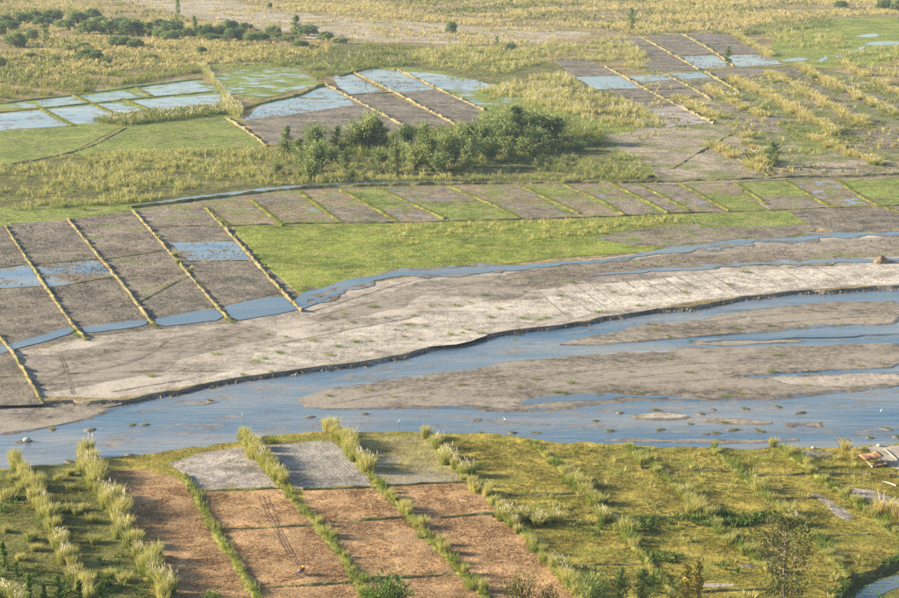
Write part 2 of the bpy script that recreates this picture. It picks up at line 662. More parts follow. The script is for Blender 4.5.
M['green'] = mat_ground('lush grass ground', (0.125, 0.17, 0.025), (0.25, 0.285, 0.05), 1.3, 0.05, 0.9, 0.25,
                        c3=(0.31, 0.29, 0.08), grass=((0.17, 0.15, 0.06), (0.27, 0.23, 0.09)), gthr=(0.56, 0.68), gscale=0.07)
M['green_weedy'] = mat_ground('rough green pasture', (0.13, 0.165, 0.035), (0.23, 0.27, 0.06), 1.2, 0.05, 0.8, 0.2,
                              c3=(0.26, 0.23, 0.10))
M['grass_y'] = mat_ground('yellow green grass ground', (0.17, 0.14, 0.025), (0.37, 0.295, 0.06), 1.5, 0.07, 1.0, 0.22,
                          c3=(0.20, 0.205, 0.035), grass=((0.085, 0.10, 0.02), (0.15, 0.16, 0.03)), gthr=(0.56, 0.68), gscale=0.4)
M['grass_g'] = mat_ground('dull green grass ground', (0.09, 0.095, 0.025), (0.19, 0.18, 0.05), 1.5, 0.07, 1.0, 0.22,
                          grass=((0.07, 0.10, 0.02), (0.13, 0.16, 0.03)), gthr=(0.5, 0.62), gscale=0.25)
M['stubble'] = mat_ground('brown rice stubble ground', (0.23, 0.135, 0.06), (0.47, 0.295, 0.145), 2.2, 0.08, 1.0, 0.16,
                          c3=(0.36, 0.235, 0.125), grass=((0.2, 0.15, 0.07), (0.30, 0.215, 0.105)), gthr=(0.58, 0.7), gscale=0.12)
M['pale'] = mat_ground('pale ashy field', (0.25, 0.215, 0.18), (0.40, 0.355, 0.31), 1.6, 0.08, 0.8, 0.12,
                       grass=((0.17, 0.14, 0.05), (0.27, 0.22, 0.09)), gthr=(0.55, 0.68), gscale=0.25)
M['pale_rows'] = mat_ground('pale field with planted rows', (0.24, 0.215, 0.185), (0.37, 0.335, 0.30), 1.6, 0.08, 0.8, 0.12,
                            rows=(NEAR_ANG, 1.25, 0.4, (0.17, 0.17, 0.10), 0.05))
M['pale_grass'] = mat_ground('grass with pale bare patches', (0.2, 0.17, 0.06), (0.33, 0.28, 0.11), 1.6, 0.08, 0.8, 0.12,
                             pale=(0.31, 0.27, 0.20))
M['scrub'] = mat_ground('grey ground with weeds', (0.21, 0.175, 0.12), (0.34, 0.29, 0.21), 1.1, 0.04, 0.8, 0.25,
                        grass=((0.11, 0.14, 0.035), (0.2, 0.21, 0.06)), gthr=(0.40, 0.53), gscale=0.045)
M['scrub_pale'] = mat_ground('pale pinkish fallow', (0.25, 0.205, 0.15), (0.38, 0.32, 0.24), 1.1, 0.05, 0.8, 0.25,
                             grass=((0.13, 0.15, 0.045), (0.22, 0.22, 0.08)), gthr=(0.48, 0.60), gscale=0.06)
M['thicket'] = mat_ground('ground under reeds', (0.10, 0.105, 0.03), (0.2, 0.185, 0.06), 0.9, 0.05, 1.0, 0.4)
M['bund'] = mat_ground('straw covered earth', (0.17, 0.135, 0.08), (0.29, 0.235, 0.135), 1.8, 0.15, 1.0, 0.12,
                       grass=((0.14, 0.16, 0.03), (0.24, 0.25, 0.06)), gthr=(0.50, 0.60), gscale=0.3)
M['bund_green'] = mat_ground('grassy earth bank', (0.13, 0.135, 0.03), (0.25, 0.235, 0.065), 1.8, 0.15, 1.0, 0.15,
                             grass=((0.13, 0.155, 0.03), (0.23, 0.235, 0.05)), gthr=(0.5, 0.62), gscale=0.2)
M['bank_face'] = mat_ground('grown over earth face', (0.09, 0.085, 0.035), (0.2, 0.17, 0.075), 1.8, 0.15, 1.0, 0.15)
M['bund_low'] = mat_ground('low weedy earth bank', (0.15, 0.14, 0.05), (0.27, 0.235, 0.10), 1.8, 0.15, 1.0, 0.12)
M['river'] = mat_water('shallow silty river water', ripple=0.5, scale=0.55)
M['still'] = mat_water('still field water', deep=(0.06, 0.10, 0.14), shallow=(0.13, 0.15, 0.155), ripple=0.12, scale=0.8)
M['reed'] = mat_leaf('reed leaves', [(0.0, (0.11, 0.18, 0.03)), (0.45, (0.25, 0.29, 0.05)), (0.8, (0.44, 0.41, 0.11)), (1.0, (0.56, 0.48, 0.19))], tips=(0.52, 0.47, 0.18), trans=0.4)
M['reed_dry'] = mat_leaf('dry golden reed leaves', [(0.0, (0.22, 0.23, 0.065)), (0.5, (0.45, 0.385, 0.13)), (1.0, (0.60, 0.49, 0.2))], tips=(0.58, 0.49, 0.2), trans=0.35)
M['plume'] = mat_leaf('reed flower heads', [(0.0, (0.60, 0.53, 0.40)), (1.0, (0.80, 0.75, 0.64))], trans=0.45, rough=0.9)
M['reed_green'] = mat_leaf('green reed leaves', [(0.0, (0.07, 0.13, 0.02)), (0.6, (0.16, 0.21, 0.035)), (1.0, (0.32, 0.30, 0.06))], tips=(0.28, 0.28, 0.06), trans=0.35)
M['grass'] = mat_leaf('meadow grass', [(0.0, (0.11, 0.13, 0.02)), (0.5, (0.29, 0.25, 0.035)), (1.0, (0.48, 0.37, 0.08))], trans=0.35)
M['lush'] = mat_leaf('lush grass leaves', [(0.0, (0.09, 0.16, 0.02)), (0.5, (0.2, 0.27, 0.035)), (1.0, (0.42, 0.38, 0.10))], trans=0.45)
M['weed'] = mat_leaf('dark green weeds', [(0.0, (0.05, 0.10, 0.015)), (0.6, (0.10, 0.18, 0.03)), (1.0, (0.2, 0.26, 0.05))], trans=0.35)
M['bright'] = mat_leaf('bright water weeds', [(0.0, (0.09, 0.24, 0.015)), (1.0, (0.17, 0.38, 0.03))], trans=0.4)
M['straw'] = mat_leaf('cut rice stubble', [(0.0, (0.30, 0.17, 0.08)), (0.6, (0.50, 0.32, 0.17)), (1.0, (0.62, 0.46, 0.26))], trans=0.2)
M['bund_straw'] = mat_leaf('faded straw', [(0.0, (0.2, 0.165, 0.09)), (0.6, (0.33, 0.275, 0.16)), (1.0, (0.46, 0.39, 0.24))], trans=0.25)
M['clod'] = mat_leaf('dry mud clods', [(0.0, (0.13, 0.105, 0.08)), (0.6, (0.24, 0.195, 0.15)), (1.0, (0.36, 0.29, 0.2))], trans=0.0, rough=0.95)
M['needles'] = mat_leaf('feathery dark foliage', [(0.0, (0.11, 0.17, 0.06)), (0.6, (0.2, 0.265, 0.085)), (1.0, (0.37, 0.39, 0.13))], trans=0.65)
M['leaf_round'] = mat_leaf('broad tree leaves', [(0.0, (0.11, 0.175, 0.06)), (0.6, (0.19, 0.26, 0.085)), (1.0, (0.31, 0.36, 0.12))], trans=0.55)
M['leaf_olive'] = mat_leaf('olive tree leaves', [(0.0, (0.075, 0.085, 0.022)), (0.6, (0.13, 0.13, 0.035)), (1.0, (0.24, 0.21, 0.07))], trans=0.3)
M['bark'] = mat_plain('grey bark', (0.30, 0.24, 0.17), (0.18, 0.14, 0.10), 0.9, 4.0, bump=0.5)
M['stone'] = mat_plain('pale river stone', (0.50, 0.47, 0.43), (0.36, 0.34, 0.31), 0.85, 3.0, bump=0.4)
M['hay'] = mat_ground('stacked straw', (0.2, 0.14, 0.09), (0.33, 0.24, 0.155), 5.0, 0.8, 1.0, 0.1)
M['thatch'] = mat_ground('old brown thatch', (0.26, 0.145, 0.075), (0.44, 0.27, 0.15), 6.0, 1.2, 1.0, 0.1)
M['wood'] = mat_plain('weathered pale wood', (0.62, 0.52, 0.37), (0.42, 0.34, 0.24), 0.85, 2.5)
M['wood_dark'] = mat_plain('dark stake wood', (0.13, 0.10, 0.07), (0.08, 0.06, 0.05), 0.9, 3.0)
M['red_cloth'] = mat_plain('red jacket cloth', (0.62, 0.04, 0.05), (0.5, 0.03, 0.04), 0.85, 8.0)
M['lime_cloth'] = mat_plain('yellow green shirt cloth', (0.45, 0.62, 0.05), (0.38, 0.52, 0.04), 0.85, 8.0)
M['dark_cloth'] = mat_plain('dark trouser cloth', (0.05, 0.055, 0.075), (0.035, 0.04, 0.05), 0.9, 8.0)
M['skin'] = mat_plain('brown skin', (0.33, 0.19, 0.115), (0.29, 0.165, 0.10), 0.6, 6.0)
M['hair'] = mat_plain('black hair', (0.02, 0.018, 0.016), (0.03, 0.026, 0.022), 0.6, 12.0)
M['white_paint'] = mat_plain('white painted panels', (0.80, 0.80, 0.79), (0.72, 0.72, 0.71), 0.35, 6.0)
M['rubber'] = mat_plain('tyre rubber', (0.025, 0.025, 0.027), (0.035, 0.035, 0.035), 0.85, 10.0)
M['metal'] = mat_plain('grey metal', (0.42, 0.42, 0.43), (0.34, 0.34, 0.35), 0.4, 8.0, 0.9)
M['hide'] = mat_plain('dark grey buffalo hide', (0.045, 0.04, 0.042), (0.065, 0.058, 0.058), 0.75, 5.0)
M['horn'] = mat_plain('dark horn', (0.10, 0.09, 0.08), (0.06, 0.055, 0.05), 0.5, 5.0)
M['feather'] = mat_plain('white feathers', (0.85, 0.85, 0.83), (0.78, 0.78, 0.76), 0.8, 9.0)
M['beak'] = mat_plain('yellow beak', (0.6, 0.42, 0.06), (0.5, 0.34, 0.05), 0.5, 9.0)

# ------------------------------------------------------------------ the large ground
ZN, ZS = 0.75, 0.9     # the plain beyond the river, the fields on the near bank
BANK_N = [(0, 399), (60, 398), (110, 400), (140, 397), (165, 392), (200, 385), (240, 378), (280, 372), (320, 366), (360, 362), (400, 355), (440, 345), (480, 336),
          (520, 329), (560, 325), (600, 317), (650, 310), (700, 302), (750, 296), (800, 290), (850, 287), (899, 285)]
BANK_S = [(0, 471), (40, 467), (100, 460), (130, 457), (165, 452), (205, 446), (250, 439), (300, 432), (340, 430), (400, 433), (440, 434),
          (480, 437), (540, 441), (600, 444), (650, 446), (700, 447), (750, 447), (800, 448), (840, 449), (870, 446), (899, 443)]
FAR = 4200.0


def bankline(pts, z, lx, rx):
    P = GV([p[0] for p in pts], [p[1] for p in pts], z)
    P = smooth_line(P, 2)
    P = resample(P, 0.9)
    n = len(P)
    P[:, 1] += fbm1(n, 14, nseed()) * 0.9 + fbm1(n, 3, nseed()) * 0.35
    a, b = P[0].copy(), P[-1].copy()
    return np.vstack([[lx, a[1] - 6, z], P, [rx, b[1] + 10, z]])


slab('riverbed', [(-2500, -60, -0.8), (2500, -60, -0.8), (2500, FAR, -0.8), (-2500, FAR, -0.8)], -0.8, M['scar'], world=True)
slab('river', [(-900, 250, 0), (900, 250, 0), (900, 720, 0), (-900, 720, 0)], 0.0, M['river'], world=True,
     label='shallow braided blue river crossing the plain')
bn = bankline(BANK_N, ZN, -900, 900)
slab('plain', np.vstack([bn, [[900, 720, ZN], [2500, 900, ZN], [2500, FAR, ZN], [-2500, FAR, ZN], [-2500, 900, ZN], [-900, 560, ZN]]]),
     ZN, M['plain'], skirt=1.2, outset=0.9, world=True, edge=M['scar_light'], label='dry grassy plain beyond the river')
bs = bankline(BANK_S, ZS, -700, 700)
HOLLOW = smooth_line(GV([960, 915, 872, 850, 838, 835, 836], [546, 557, 568, 579, 598, 618, 650], ZS), 2)
HOLLOW = resample(HOLLOW, 0.7)
HOLLOW[:, 0] += fbm1(len(HOLLOW), 4, nseed()) * 0.25
HOLLOW[:, 1] += fbm1(len(HOLLOW), 4, nseed()) * 0.25
slab('near_bank', np.vstack([bs, [[700, HOLLOW[0][1] + 30, ZS]], HOLLOW, [[HOLLOW[-1][0], -40, ZS], [-700, -40, ZS]]]), ZS, M['grass_y'], skirt=1.5, outset=1.0, world=True,
     label='grassy near bank of the river', edge=M['bank_face'])
HY = float(HOLLOW[:, 1].max()) + 1.5
slab('hollow_floor', [(55, 200, 0.05), (400, 200, 0.05), (400, HY, 0.05), (55, HY, 0.05)], 0.05, M['grass_g'], world=True, label='low ground of the old river bend')

# ------------------------------------------------------------------ river bars
BARS = [
    # long middle bar between the two channels
    ('sand_damp', 0.32, [(303, 398), (330, 392), (370, 385), (420, 377), (470, 368), (520, 361), (570, 357), (620, 354), (680, 351), (740, 347), (800, 347), (850, 345),
                         (905, 344), (905, 366), (850, 369), (780, 373), (735, 376), (770, 378), (905, 372), (905, 385), (850, 388), (800, 391), (750, 396), (700, 398), (650, 398), (600, 400), (560, 407), (520, 408), (480, 405),
                         (420, 406), (370, 408), (310, 408)]),
    ('sand', 0.36, [(765, 377), (905, 372), (905, 384), (850, 386), (800, 386)]),
    # bar between the upper and the second channel on the right
    ('sand_damp', 0.3, [(560, 344), (600, 337), (640, 325), (690, 320), (740, 314), (800, 307), (850, 304), (905, 301), (905, 322), (850, 324), (800, 328), (740, 333), (700, 335), (650, 340), (600, 344)]),
    ('sand_damp', 0.2, [(690, 341), (730, 337), (790, 338), (810, 342), (760, 344), (710, 345)]),
    # lobes on the left shore
    ('sand_damp', 0.3, [(-8, 399), (60, 399), (138, 399), (120, 406), (85, 409), (40, 411), (-8, 413)]),
    ('sand_damp', 0.28, [(-8, 416), (50, 413), (100, 408), (112, 409), (95, 416), (70, 423), (30, 430), (-8, 434)]),
    # islands of the near channel
    ('sand', 0.3, [(632, 416), (650, 413), (675, 412), (692, 415), (675, 417), (645, 418)]),
    ('sand_damp', 0.2, [(690, 419), (720, 417), (750, 420), (778, 423), (750, 424), (715, 422)]),
    ('sand_damp', 0.2, [(785, 424), (805, 422), (830, 424), (808, 426)]),
    ('sand_damp', 0.15, [(195, 404), (215, 400), (225, 401), (205, 405)]),
    ('sand_damp', 0.12, [(600, 440), (650, 438), (700, 439), (760, 439), (810, 439), (760, 442), (680, 442)]),
    ('sand_damp', 0.1, [(400, 352.5), (430, 348), (470, 341), (475, 343), (435, 351), (405, 355)]),
]
for mk, z, pts in BARS:
    slab('sandbar', pts, z * 0.55, M[mk], skirt=0.3, outset=2.6, rough=0.8, step=2.0, smooth=1, edge=M['wet_sand'])

for pts, wd in (([(120, 415), (180, 404), (250, 392), (300, 386)], 5), ([(150, 430), (230, 415), (300, 409)], 4), ([(60, 445), (130, 436), (200, 426), (290, 418)], 4), ([(250, 400), (310, 385), (380, 374), (440, 365)], 3.5), ([(330, 378), (400, 366), (480, 352)], 3),
                ([(480, 356), (560, 345), (640, 334)], 3.5), ([(560, 335), (640, 322), (720, 311)], 2.5), ([(330, 420), (430, 415), (520, 418), (600, 416)], 4), ([(420, 426), (520, 424), (640, 428)], 3), ([(560, 412), (620, 408), (700, 405), (790, 402)], 3.5), ([(700, 412), (790, 408), (899, 400)], 3),
                ([(620, 433), (720, 430), (830, 431), (905, 428)], 2.5), ([(200, 440), (300, 425), (400, 424)], 2.5), ([(620, 349), (700, 344), (800, 340), (905, 337)], 2.5), ([(10, 455), (90, 448), (160, 440)], 3), ([(180, 396), (230, 388), (270, 382)], 3), ([(780, 433), (840, 432), (905, 434)], 2), ([(840, 394), (905, 391)], 3)):
    ribbon('shoal', pts, 0.002 + 0.0008 * (nseed() % 7), wd * 1.2, M['shoal'], rough=0.7, step=1.5)

# ------------------------------------------------------------------ fields of the far plain
_layer = [0]


def field(mk, pts, base=ZN, name='paddy_field', rough=0.35, smooth=0, label=None):
    _layer[0] += 1
    z = base + 0.012 + 0.004 * (_layer[0] % 28)
    return slab(name, pts, z, M[mk], skirt=0.1, outset=0.15, rough=rough, step=3.0, smooth=smooth, label=label)


def zfield(mk, pts, z, name='ground_patch', rough=0.5, smooth=1, label=None, step=3.0):
    return slab(name, pts, ZN + z, M[mk], skirt=z, outset=0.2, rough=rough, step=step, smooth=smooth, label=label)


# wide patches first (lowest)
zfield('sand_tan', [(105, -3), (215, -3), (290, 14), (390, 20), (470, 27), (545, 28), (600, 34), (560, 42), (500, 44), (420, 43), (330, 41), (285, 31), (215, 21), (150, 8)], 0.004, 'sandy_flat', 3.0,
       label='pale sandy flat along the top of the plain')
zfield('thicket', [(-20, 160), (75, 150), (270, 147), (300, 138), (420, 128), (570, 113), (625, 140), (660, 178), (560, 183), (300, 188), (130, 209), (-20, 217)], 0.006, 'thicket_ground')
zfield('thicket', [(-20, 84), (200, 64), (330, 60), (420, 66), (500, 90), (560, 110), (640, 125), (665, 122), (610, 90), (555, 62), (420, 44), (330, 46), (-20, 60)], 0.005, 'thicket_ground', 2.0)
zfield('scrub', [(640, 68), (720, 70), (800, 66), (915, 85), (915, 176), (740, 180), (650, 180), (590, 135), (660, 122)], 0.008, 'fallow_field')
zfield('green', [(780, 30), (830, 18), (915, 16), (915, 62), (800, 70), (765, 55)], 0.010, 'wet_meadow')
zfield('scrub_pale', [(590, 134), (650, 126), (735, 131), (770, 172), (680, 180), (655, 178), (615, 145)], 0.014, 'fallow_field')
zfield('scrub_pale', [(700, 170), (800, 160), (915, 160), (915, 176), (760, 180)], 0.016, 'fallow_field')
zfield('green_weedy', [(455, 116), (490, 88), (520, 92), (560, 106), (600, 122), (650, 128), (590, 137), (570, 118), (500, 126)], 0.018, 'rough_meadow')
zfield('green_weedy', [(200, 66), (300, 62), (420, 66), (500, 86), (480, 92), (400, 68), (330, 74), (310, 66), (230, 72)], 0.018, 'rough_meadow')
zfield('green_weedy', [(-15, 130), (120, 123), (225, 108), (250, 120), (230, 122), (130, 130), (-15, 138)], 0.017, 'rough_meadow')
zfield('green_weedy', [(-15, 208), (130, 202), (206, 202), (206, 207), (131, 211), (68, 220), (5, 226), (-15, 228)], 0.013, 'rough_meadow')
# terrace of sand along the cut bank
Z_T = 0.010
TERR = [(-10, 352), (45, 348), (90, 334), (160, 327), (235, 321), (300, 306), (345, 288), (420, 274), (520, 266), (600, 258), (700, 244), (915, 230)]
terr_bank = [(915, 285.6), (850, 287.4), (800, 290.4), (750, 296.4), (700, 302.4), (650, 310.4), (600, 317.4), (560, 325.4), (520, 329.4), (480, 336.4), (440, 345.4), (400, 355.4), (360, 362.4), (320, 366.4), (280, 372.4), (240, 378.4), (200, 385.4), (165, 392), (140, 396), (110, 399), (60, 397), (-10, 398)]


def inset(p):
    return [(x, y - 0.9) for x, y in p]


slab('sand_terrace', TERR + inset(terr_bank), ZN + Z_T, M['sand'], rough=0.4, step=4, label='wide flat of river sand above the cut bank')
slab('sand_terrace', [(-10, 356), (60, 352), (120, 338), (190, 338), (250, 330), (230, 352), (170, 368), (100, 385), (40, 394), (-10, 394)], ZN + 0.02, M['sand_damp'], rough=4.0, step=2.5, smooth=2)
slab('sand_terrace', [(300, 325), (340, 303), (400, 290), (470, 277), (540, 270), (560, 280), (500, 296), (430, 305), (360, 318)], ZN + 0.022, M['sand_damp'], rough=4.0, step=2.5, smooth=2)
slab('sand_terrace', [(165, 385), (220, 370), (300, 345), (370, 327), (450, 312), (540, 296), (600, 290), (600, 312), (540, 322), (470, 334), (420, 345), (350, 359), (260, 371), (200, 382)], ZN + 0.026, M['sand_dry'], rough=2.5, step=2.5, smooth=1)
slab('sand_plot', [(545, 297), (600, 283), (680, 276), (760, 270), (850, 266), (915, 264), (915, 283), (850, 284), (800, 287), (750, 293), (700, 299), (650, 307), (600, 314), (575, 319)], ZN + 0.032, M['sand_plots'], rough=0.8, step=4,
     label='white sand plots with thin planting lines')
slab('grey_plot', [(505, 274), (560, 266), (640, 259), (720, 248), (800, 243), (915, 236), (915, 256), (830, 259), (750, 262), (690, 267), (600, 275), (560, 288), (535, 290)], ZN + 0.030, M['mud_weedy'], rough=0.6, step=4)
slab('grey_plot', [(700, 246), (800, 241), (915, 236), (915, 248), (800, 252), (690, 256)], ZN + 0.036, M['sand_damp'], rough=0.8, step=4)

def edge_y(line, x):
    xs = [p[0] for p in line]
    return float(np.interp(x, xs, [p[1] for p in line]))


for k in range(26):
    x0 = 535 + k * 17 + (k * 7 % 5)
    top = edge_y([(545, 288), (600, 279), (680, 273), (760, 267), (850, 263), (915, 261)], x0)
    x1 = x0 + 34 + (k * 5 % 7)
    bot = edge_y([(560, 321), (600, 313), (650, 306), (700, 298), (750, 292), (800, 286), (850, 283.5), (960, 281)], x1)
    if x0 < 899:
        ribbon('planting_furrow', [(x0, top), ((x0 + x1) / 2, (top + bot) / 2 - 0.5), (x1, bot - 1.5)], ZN + 0.045, 0.24, M['scar_light'], rough=0.9)
for k in range(20):
    x0 = 520 + k * 20 + (k * 7 % 6)
    top = edge_y([(505, 275), (560, 267.5), (640, 260), (720, 250), (800, 250), (915, 247)], x0)
    bot = edge_y([(505, 283), (560, 285), (600, 274), (690, 266), (750, 261), (830, 258), (915, 255)], x0 + 20)
    ribbon('planting_furrow', [(x0, top), (x0 + 10, (top + bot) / 2), (x0 + 20, bot)], ZN + 0.05, 0.26, M['scar'], rough=0.9)

# strip of reddish paddies behind the green field
field('brown_paddy', [(130, 208), (300, 189), (560, 184), (760, 180), (915, 175), (915, 206), (790, 210), (680, 213), (560, 218), (400, 223), (300, 224), (225, 226), (205, 214)], rough=0.4, label='long strip of reddish weedy paddies')
field('green_weedy', [(835, 181), (915, 177), (915, 205), (890, 206)])
field('mud_wet2', [(790, 184), (838, 180), (868, 203), (832, 207)])
field('green_weedy', [(455, 205), (560, 198), (650, 188), (700, 188), (720, 208), (600, 214), (520, 217)])
SX = ((250, 282), (298, 342), (340, 398), (378, 445), (450, 520), (520, 580), (562, 625), (610, 668), (680, 730), (735, 768), (785, 838))
for k, (a, b) in enumerate(zip(SX[:-1], SX[1:])):
    mk = ('mud_weedy', 'brown_paddy', 'green_weedy', 'mud_wet2', 'brown_paddy', 'green_weedy', 'brown_paddy', 'mud_weedy', 'brown_paddy', 'green_weedy')[k]
    yt = edge_y([(130, 208), (300, 190.5), (560, 185.5), (760, 182), (915, 177)], a[0])
    yb = edge_y([(225, 225), (300, 222.5), (400, 221.5), (560, 216.5), (680, 212), (790, 208.5), (915, 204.5)], a[1])
    ym = yt + (yb - yt) * (0.35 + 0.3 * ((k * 7) % 5) / 5)
    um = (ym - yt) / (yb - yt)
    xm = (a[0] + (a[1] - a[0]) * um, b[0] + (b[1] - b[0]) * um)
    field(mk, [(a[0] + 2, yt), (b[0] - 2, yt), (xm[1] - 2, ym), (xm[0] + 2, ym)], rough=0.6)
    field(('brown_paddy', 'mud_weedy', 'mud_wet2', 'green_weedy', 'mud_weedy')[k % 5], [(xm[0] + 2, ym + 0.6), (xm[1] - 2, ym + 0.6), (b[1] - 2, yb), (a[1] + 2, yb)], rough=0.6)
# green field and its eastern neighbours
field('green', [(232, 227), (300, 224.5), (400, 223.5), (520, 220.5), (600, 218), (690, 214), (705, 240), (640, 252), (560, 258), (500, 264), (420, 272), (350, 283), (301, 294), (265, 262)], rough=0.5, label='bright green grass field by the stream')
field('mud_weedy', [(590, 238), (640, 229), (690, 224), (800, 221), (820, 232), (720, 239), (650, 248)], rough=1.2, smooth=2)
field('green_weedy', [(690, 214), (788, 211), (808, 224), (700, 228)])
field('mud', [(790, 211), (840, 208), (915, 206), (915, 227), (845, 233), (812, 226)])
field('green', [(650, 250), (720, 240), (810, 232), (812, 235), (730, 244), (660, 255)], rough=0.6)
# left paddies
zfield('mud', [(-12, 224), (68, 217), (131, 208), (206, 206), (232, 227), (303, 300), (232, 323), (150, 330), (80, 338), (-12, 358)], 0.011, 'paddy_ground', 0.3, 0)
field('mud', [(-12, 229), (3, 228), (27, 263), (-12, 268)])
field('mud_flood', [(-12, 269), (28, 265), (42, 286), (-12, 289)])
field('mud', [(-12, 289.5), (43, 287), (69, 325), (-12, 344)])
field('mud', [(10, 223), (66, 221), (97, 258), (36, 264)])
field('mud_wet', [(37, 265), (98, 260), (112, 277), (50, 288)])
field('mud', [(50, 288.5), (113, 277.5), (144, 317), (77, 326)])
field('mud_weedy', [(71, 220), (130, 212), (165, 249), (104, 259)])
field('mud_weedy', [(106, 260), (166, 251), (190, 274), (137, 303), (130, 292)])
field('mud', [(140, 303), (190, 276), (214, 306), (150, 317)])
field('mud_weedy', [(136, 211), (203, 208), (221, 224), (150, 227)])
field('mud', [(150, 227.5), (224, 226), (236, 240), (170, 242)])
field('mud_flood', [(172, 242.5), (237, 241), (252, 260), (190, 261)])
field('mud', [(188, 261.5), (252, 261), (281, 293), (222, 306)])
field('mud', [(-12, 352), (10, 350), (42, 404), (-12, 406)])
# water lying along the lower edge of the left paddies
for pts in ([(-10, 349), (25, 340), (70, 326), (78, 331), (40, 342), (-10, 357)], [(82, 327.5), (145, 318.5), (150, 325), (110, 330), (86, 333)],
            [(155, 319), (218, 307.5), (226, 319), (190, 323), (158, 326)], [(224, 306), (283, 294), (300, 308), (262, 316), (232, 321)],
            ):
    field('mud_flood', pts, name='standing_water', rough=0.5) if False else slab('standing_water', pts, ZN + 0.14, M['still'], rough=0.5, step=2.5, smooth=1)


def stream(pts, wd, **k):
    z = 0.128 + 0.003 * (nseed() % 7)
    ribbon('stream_margin', pts, ZN + 0.115 + 0.001 * (nseed() % 9), wd * 1.7, M['wet_sand'], rough=0.9, step=1.2)
    return ribbon('stream', pts, ZN + z, wd, M['still'], rough=0.8, step=1.2, **k)


stream([(296, 310), (298, 299), (330, 288), (365, 280), (405, 273.5), (450, 272), (500, 268), (530, 266), (565, 263.5), (605, 261), (640, 255.5)], 4.5)
stream([(300, 309), (322, 301), (335, 292), (365, 281)], 1.8)
stream([(610, 260), (640, 256), (700, 246), (760, 240), (830, 236), (899, 233), (930, 232)], 5.0)
stream([(590, 276), (640, 271), (690, 268), (750, 264), (830, 261.5), (899, 259), (930, 258)], 3.4)
stream([(440, 272), (480, 270.5), (520, 267)], 6.0)
# scars of old channels and wheel tracks on the sand
for pts, wd in (([(35, 377), (90, 371), (130, 361), (155, 351), (168, 341)], 2.2), ([(35, 385), (80, 381), (110, 380)], 1.5), ([(60, 374), (150, 370), (240, 372)], 1.3),
                ([(110, 392), (160, 384), (190, 379)], 1.4), ([(135, 346), (160, 340), (200, 332)], 1.0), ([(180, 345), (230, 335), (270, 326)], 0.7),
                ([(300, 320), (380, 300), (440, 289), (500, 278)], 0.9), ([(310, 312), (360, 296), (400, 283), (430, 278)], 1.1), ([(250, 350), (330, 333), (420, 316)], 0.6)):
    ribbon('channel_scar', pts, ZN + 0.05, wd * 0.7, M['scar_light'], rough=0.8)
for k in range(2):
    ribbon('wheel_rut', [(57 + 3 * k, 352), (62 + 3 * k, 362), (67 + 3 * k, 378), (72 + 3 * k, 394)], ZN + 0.055, 0.3, M['scar_light'], taper=False, rough=0.5)
for pts, wd in (([(330, 404), (400, 392), (480, 382), (560, 373), (640, 366)], 1.6), ([(600, 372), (680, 364), (760, 360), (860, 352)], 1.2), ([(420, 388), (470, 377), (500, 371)], 0.9),
                ([(640, 383), (720, 378), (745, 374)], 1.4), ([(540, 395), (600, 386), (700, 381)], 1.0), ([(480, 398), (560, 386), (640, 376), (700, 371)], 0.8), ([(690, 357), (780, 351), (899, 349)], 1.2)):
    ribbon('channel_scar', pts, 0.20, wd * 0.8, M['scar_light'], rough=0.8)
for pts, wd in (([(640, 331), (700, 322), (780, 313), (899, 308)], 1.1), ([(660, 336), (730, 326), (820, 319), (899, 315)], 0.9), ([(700, 312), (760, 308), (850, 303)], 0.8)):
    ribbon('channel_scar', pts, 0.19, wd * 0.8, M['scar_light'], rough=0.8)
for pts, wd in (([(520, 404), (545, 399), (600, 396.5), (680, 396)], 3.0), ([(700, 341), (760, 339), (830, 335), (910, 333)], 2.2)):
    ribbon('river_arm', pts, 0.205, wd * 0.9, M['still'], rough=0.9, step=1.2)

# upper left paddies
field('wet_green', [(-15, 110), (38, 108), (75, 126), (135, 124), (225, 106), (225, 90), (195, 78), (130, 84), (70, 94), (-15, 104)], label='grassy bunds between the flooded paddies')
field('mud_flood', [(-15, 115), (40, 110), (72, 125), (-15, 132)], name='flooded_paddy')
field('flood_weedy', [(34, 100.5), (72, 97), (88, 103.5), (48, 107.5)], name='flooded_paddy')
field('mud_flood', [(46, 109.5), (116, 103.5), (146, 113), (108, 122), (76, 124)], name='flooded_paddy')
field('flood_weedy', [(80, 96.5), (122, 91), (140, 98), (92, 103)], name='flooded_paddy')
field('mud_flood', [(132, 101), (222, 94), (227, 106), (160, 110), (150, 108)], name='flooded_paddy')
field('flood_weedy', [(136, 87), (193, 81), (212, 91), (152, 96.5)], name='flooded_paddy')
field('green_weedy', [(-15, 135), (75, 128), (122, 127), (72, 152), (-15, 168)], label='dull green meadow at the left edge')
field('green_weedy', [(75, 152), (126, 128), (150, 126), (225, 119), (268, 146), (170, 152), (90, 158)])
field('wet_green', [(212, 76), (250, 68), (292, 65), (322, 84), (262, 99), (230, 95)], label='half flooded green paddy')
field('mud', [(240, 117), (300, 100), (360, 98), (410, 126), (420, 142), (290, 146), (268, 142)])
field('mud_flood', [(244, 120), (262, 103), (318, 88), (332, 88), (356, 105), (300, 113), (262, 118)], name='flooded_paddy')
field('mud', [(330, 86), (352, 78), (454, 124), (410, 130)])
field('mud_flood', [(331, 76), (352, 74), (380, 90), (352, 95), (340, 88)], name='flooded_paddy')
field('mud', [(360, 76), (400, 74), (482, 108), (475, 122), (455, 124)])
field('mud_flood', [(356, 73), (372, 68), (398, 71), (436, 89), (392, 93)], name='flooded_paddy')
field('wet_green', [(404, 72), (440, 76), (500, 86), (520, 100), (485, 108)])
field('mud_flood', [(404, 71.5), (430, 73), (478, 80), (500, 88), (466, 92), (440, 88)], name='flooded_paddy')
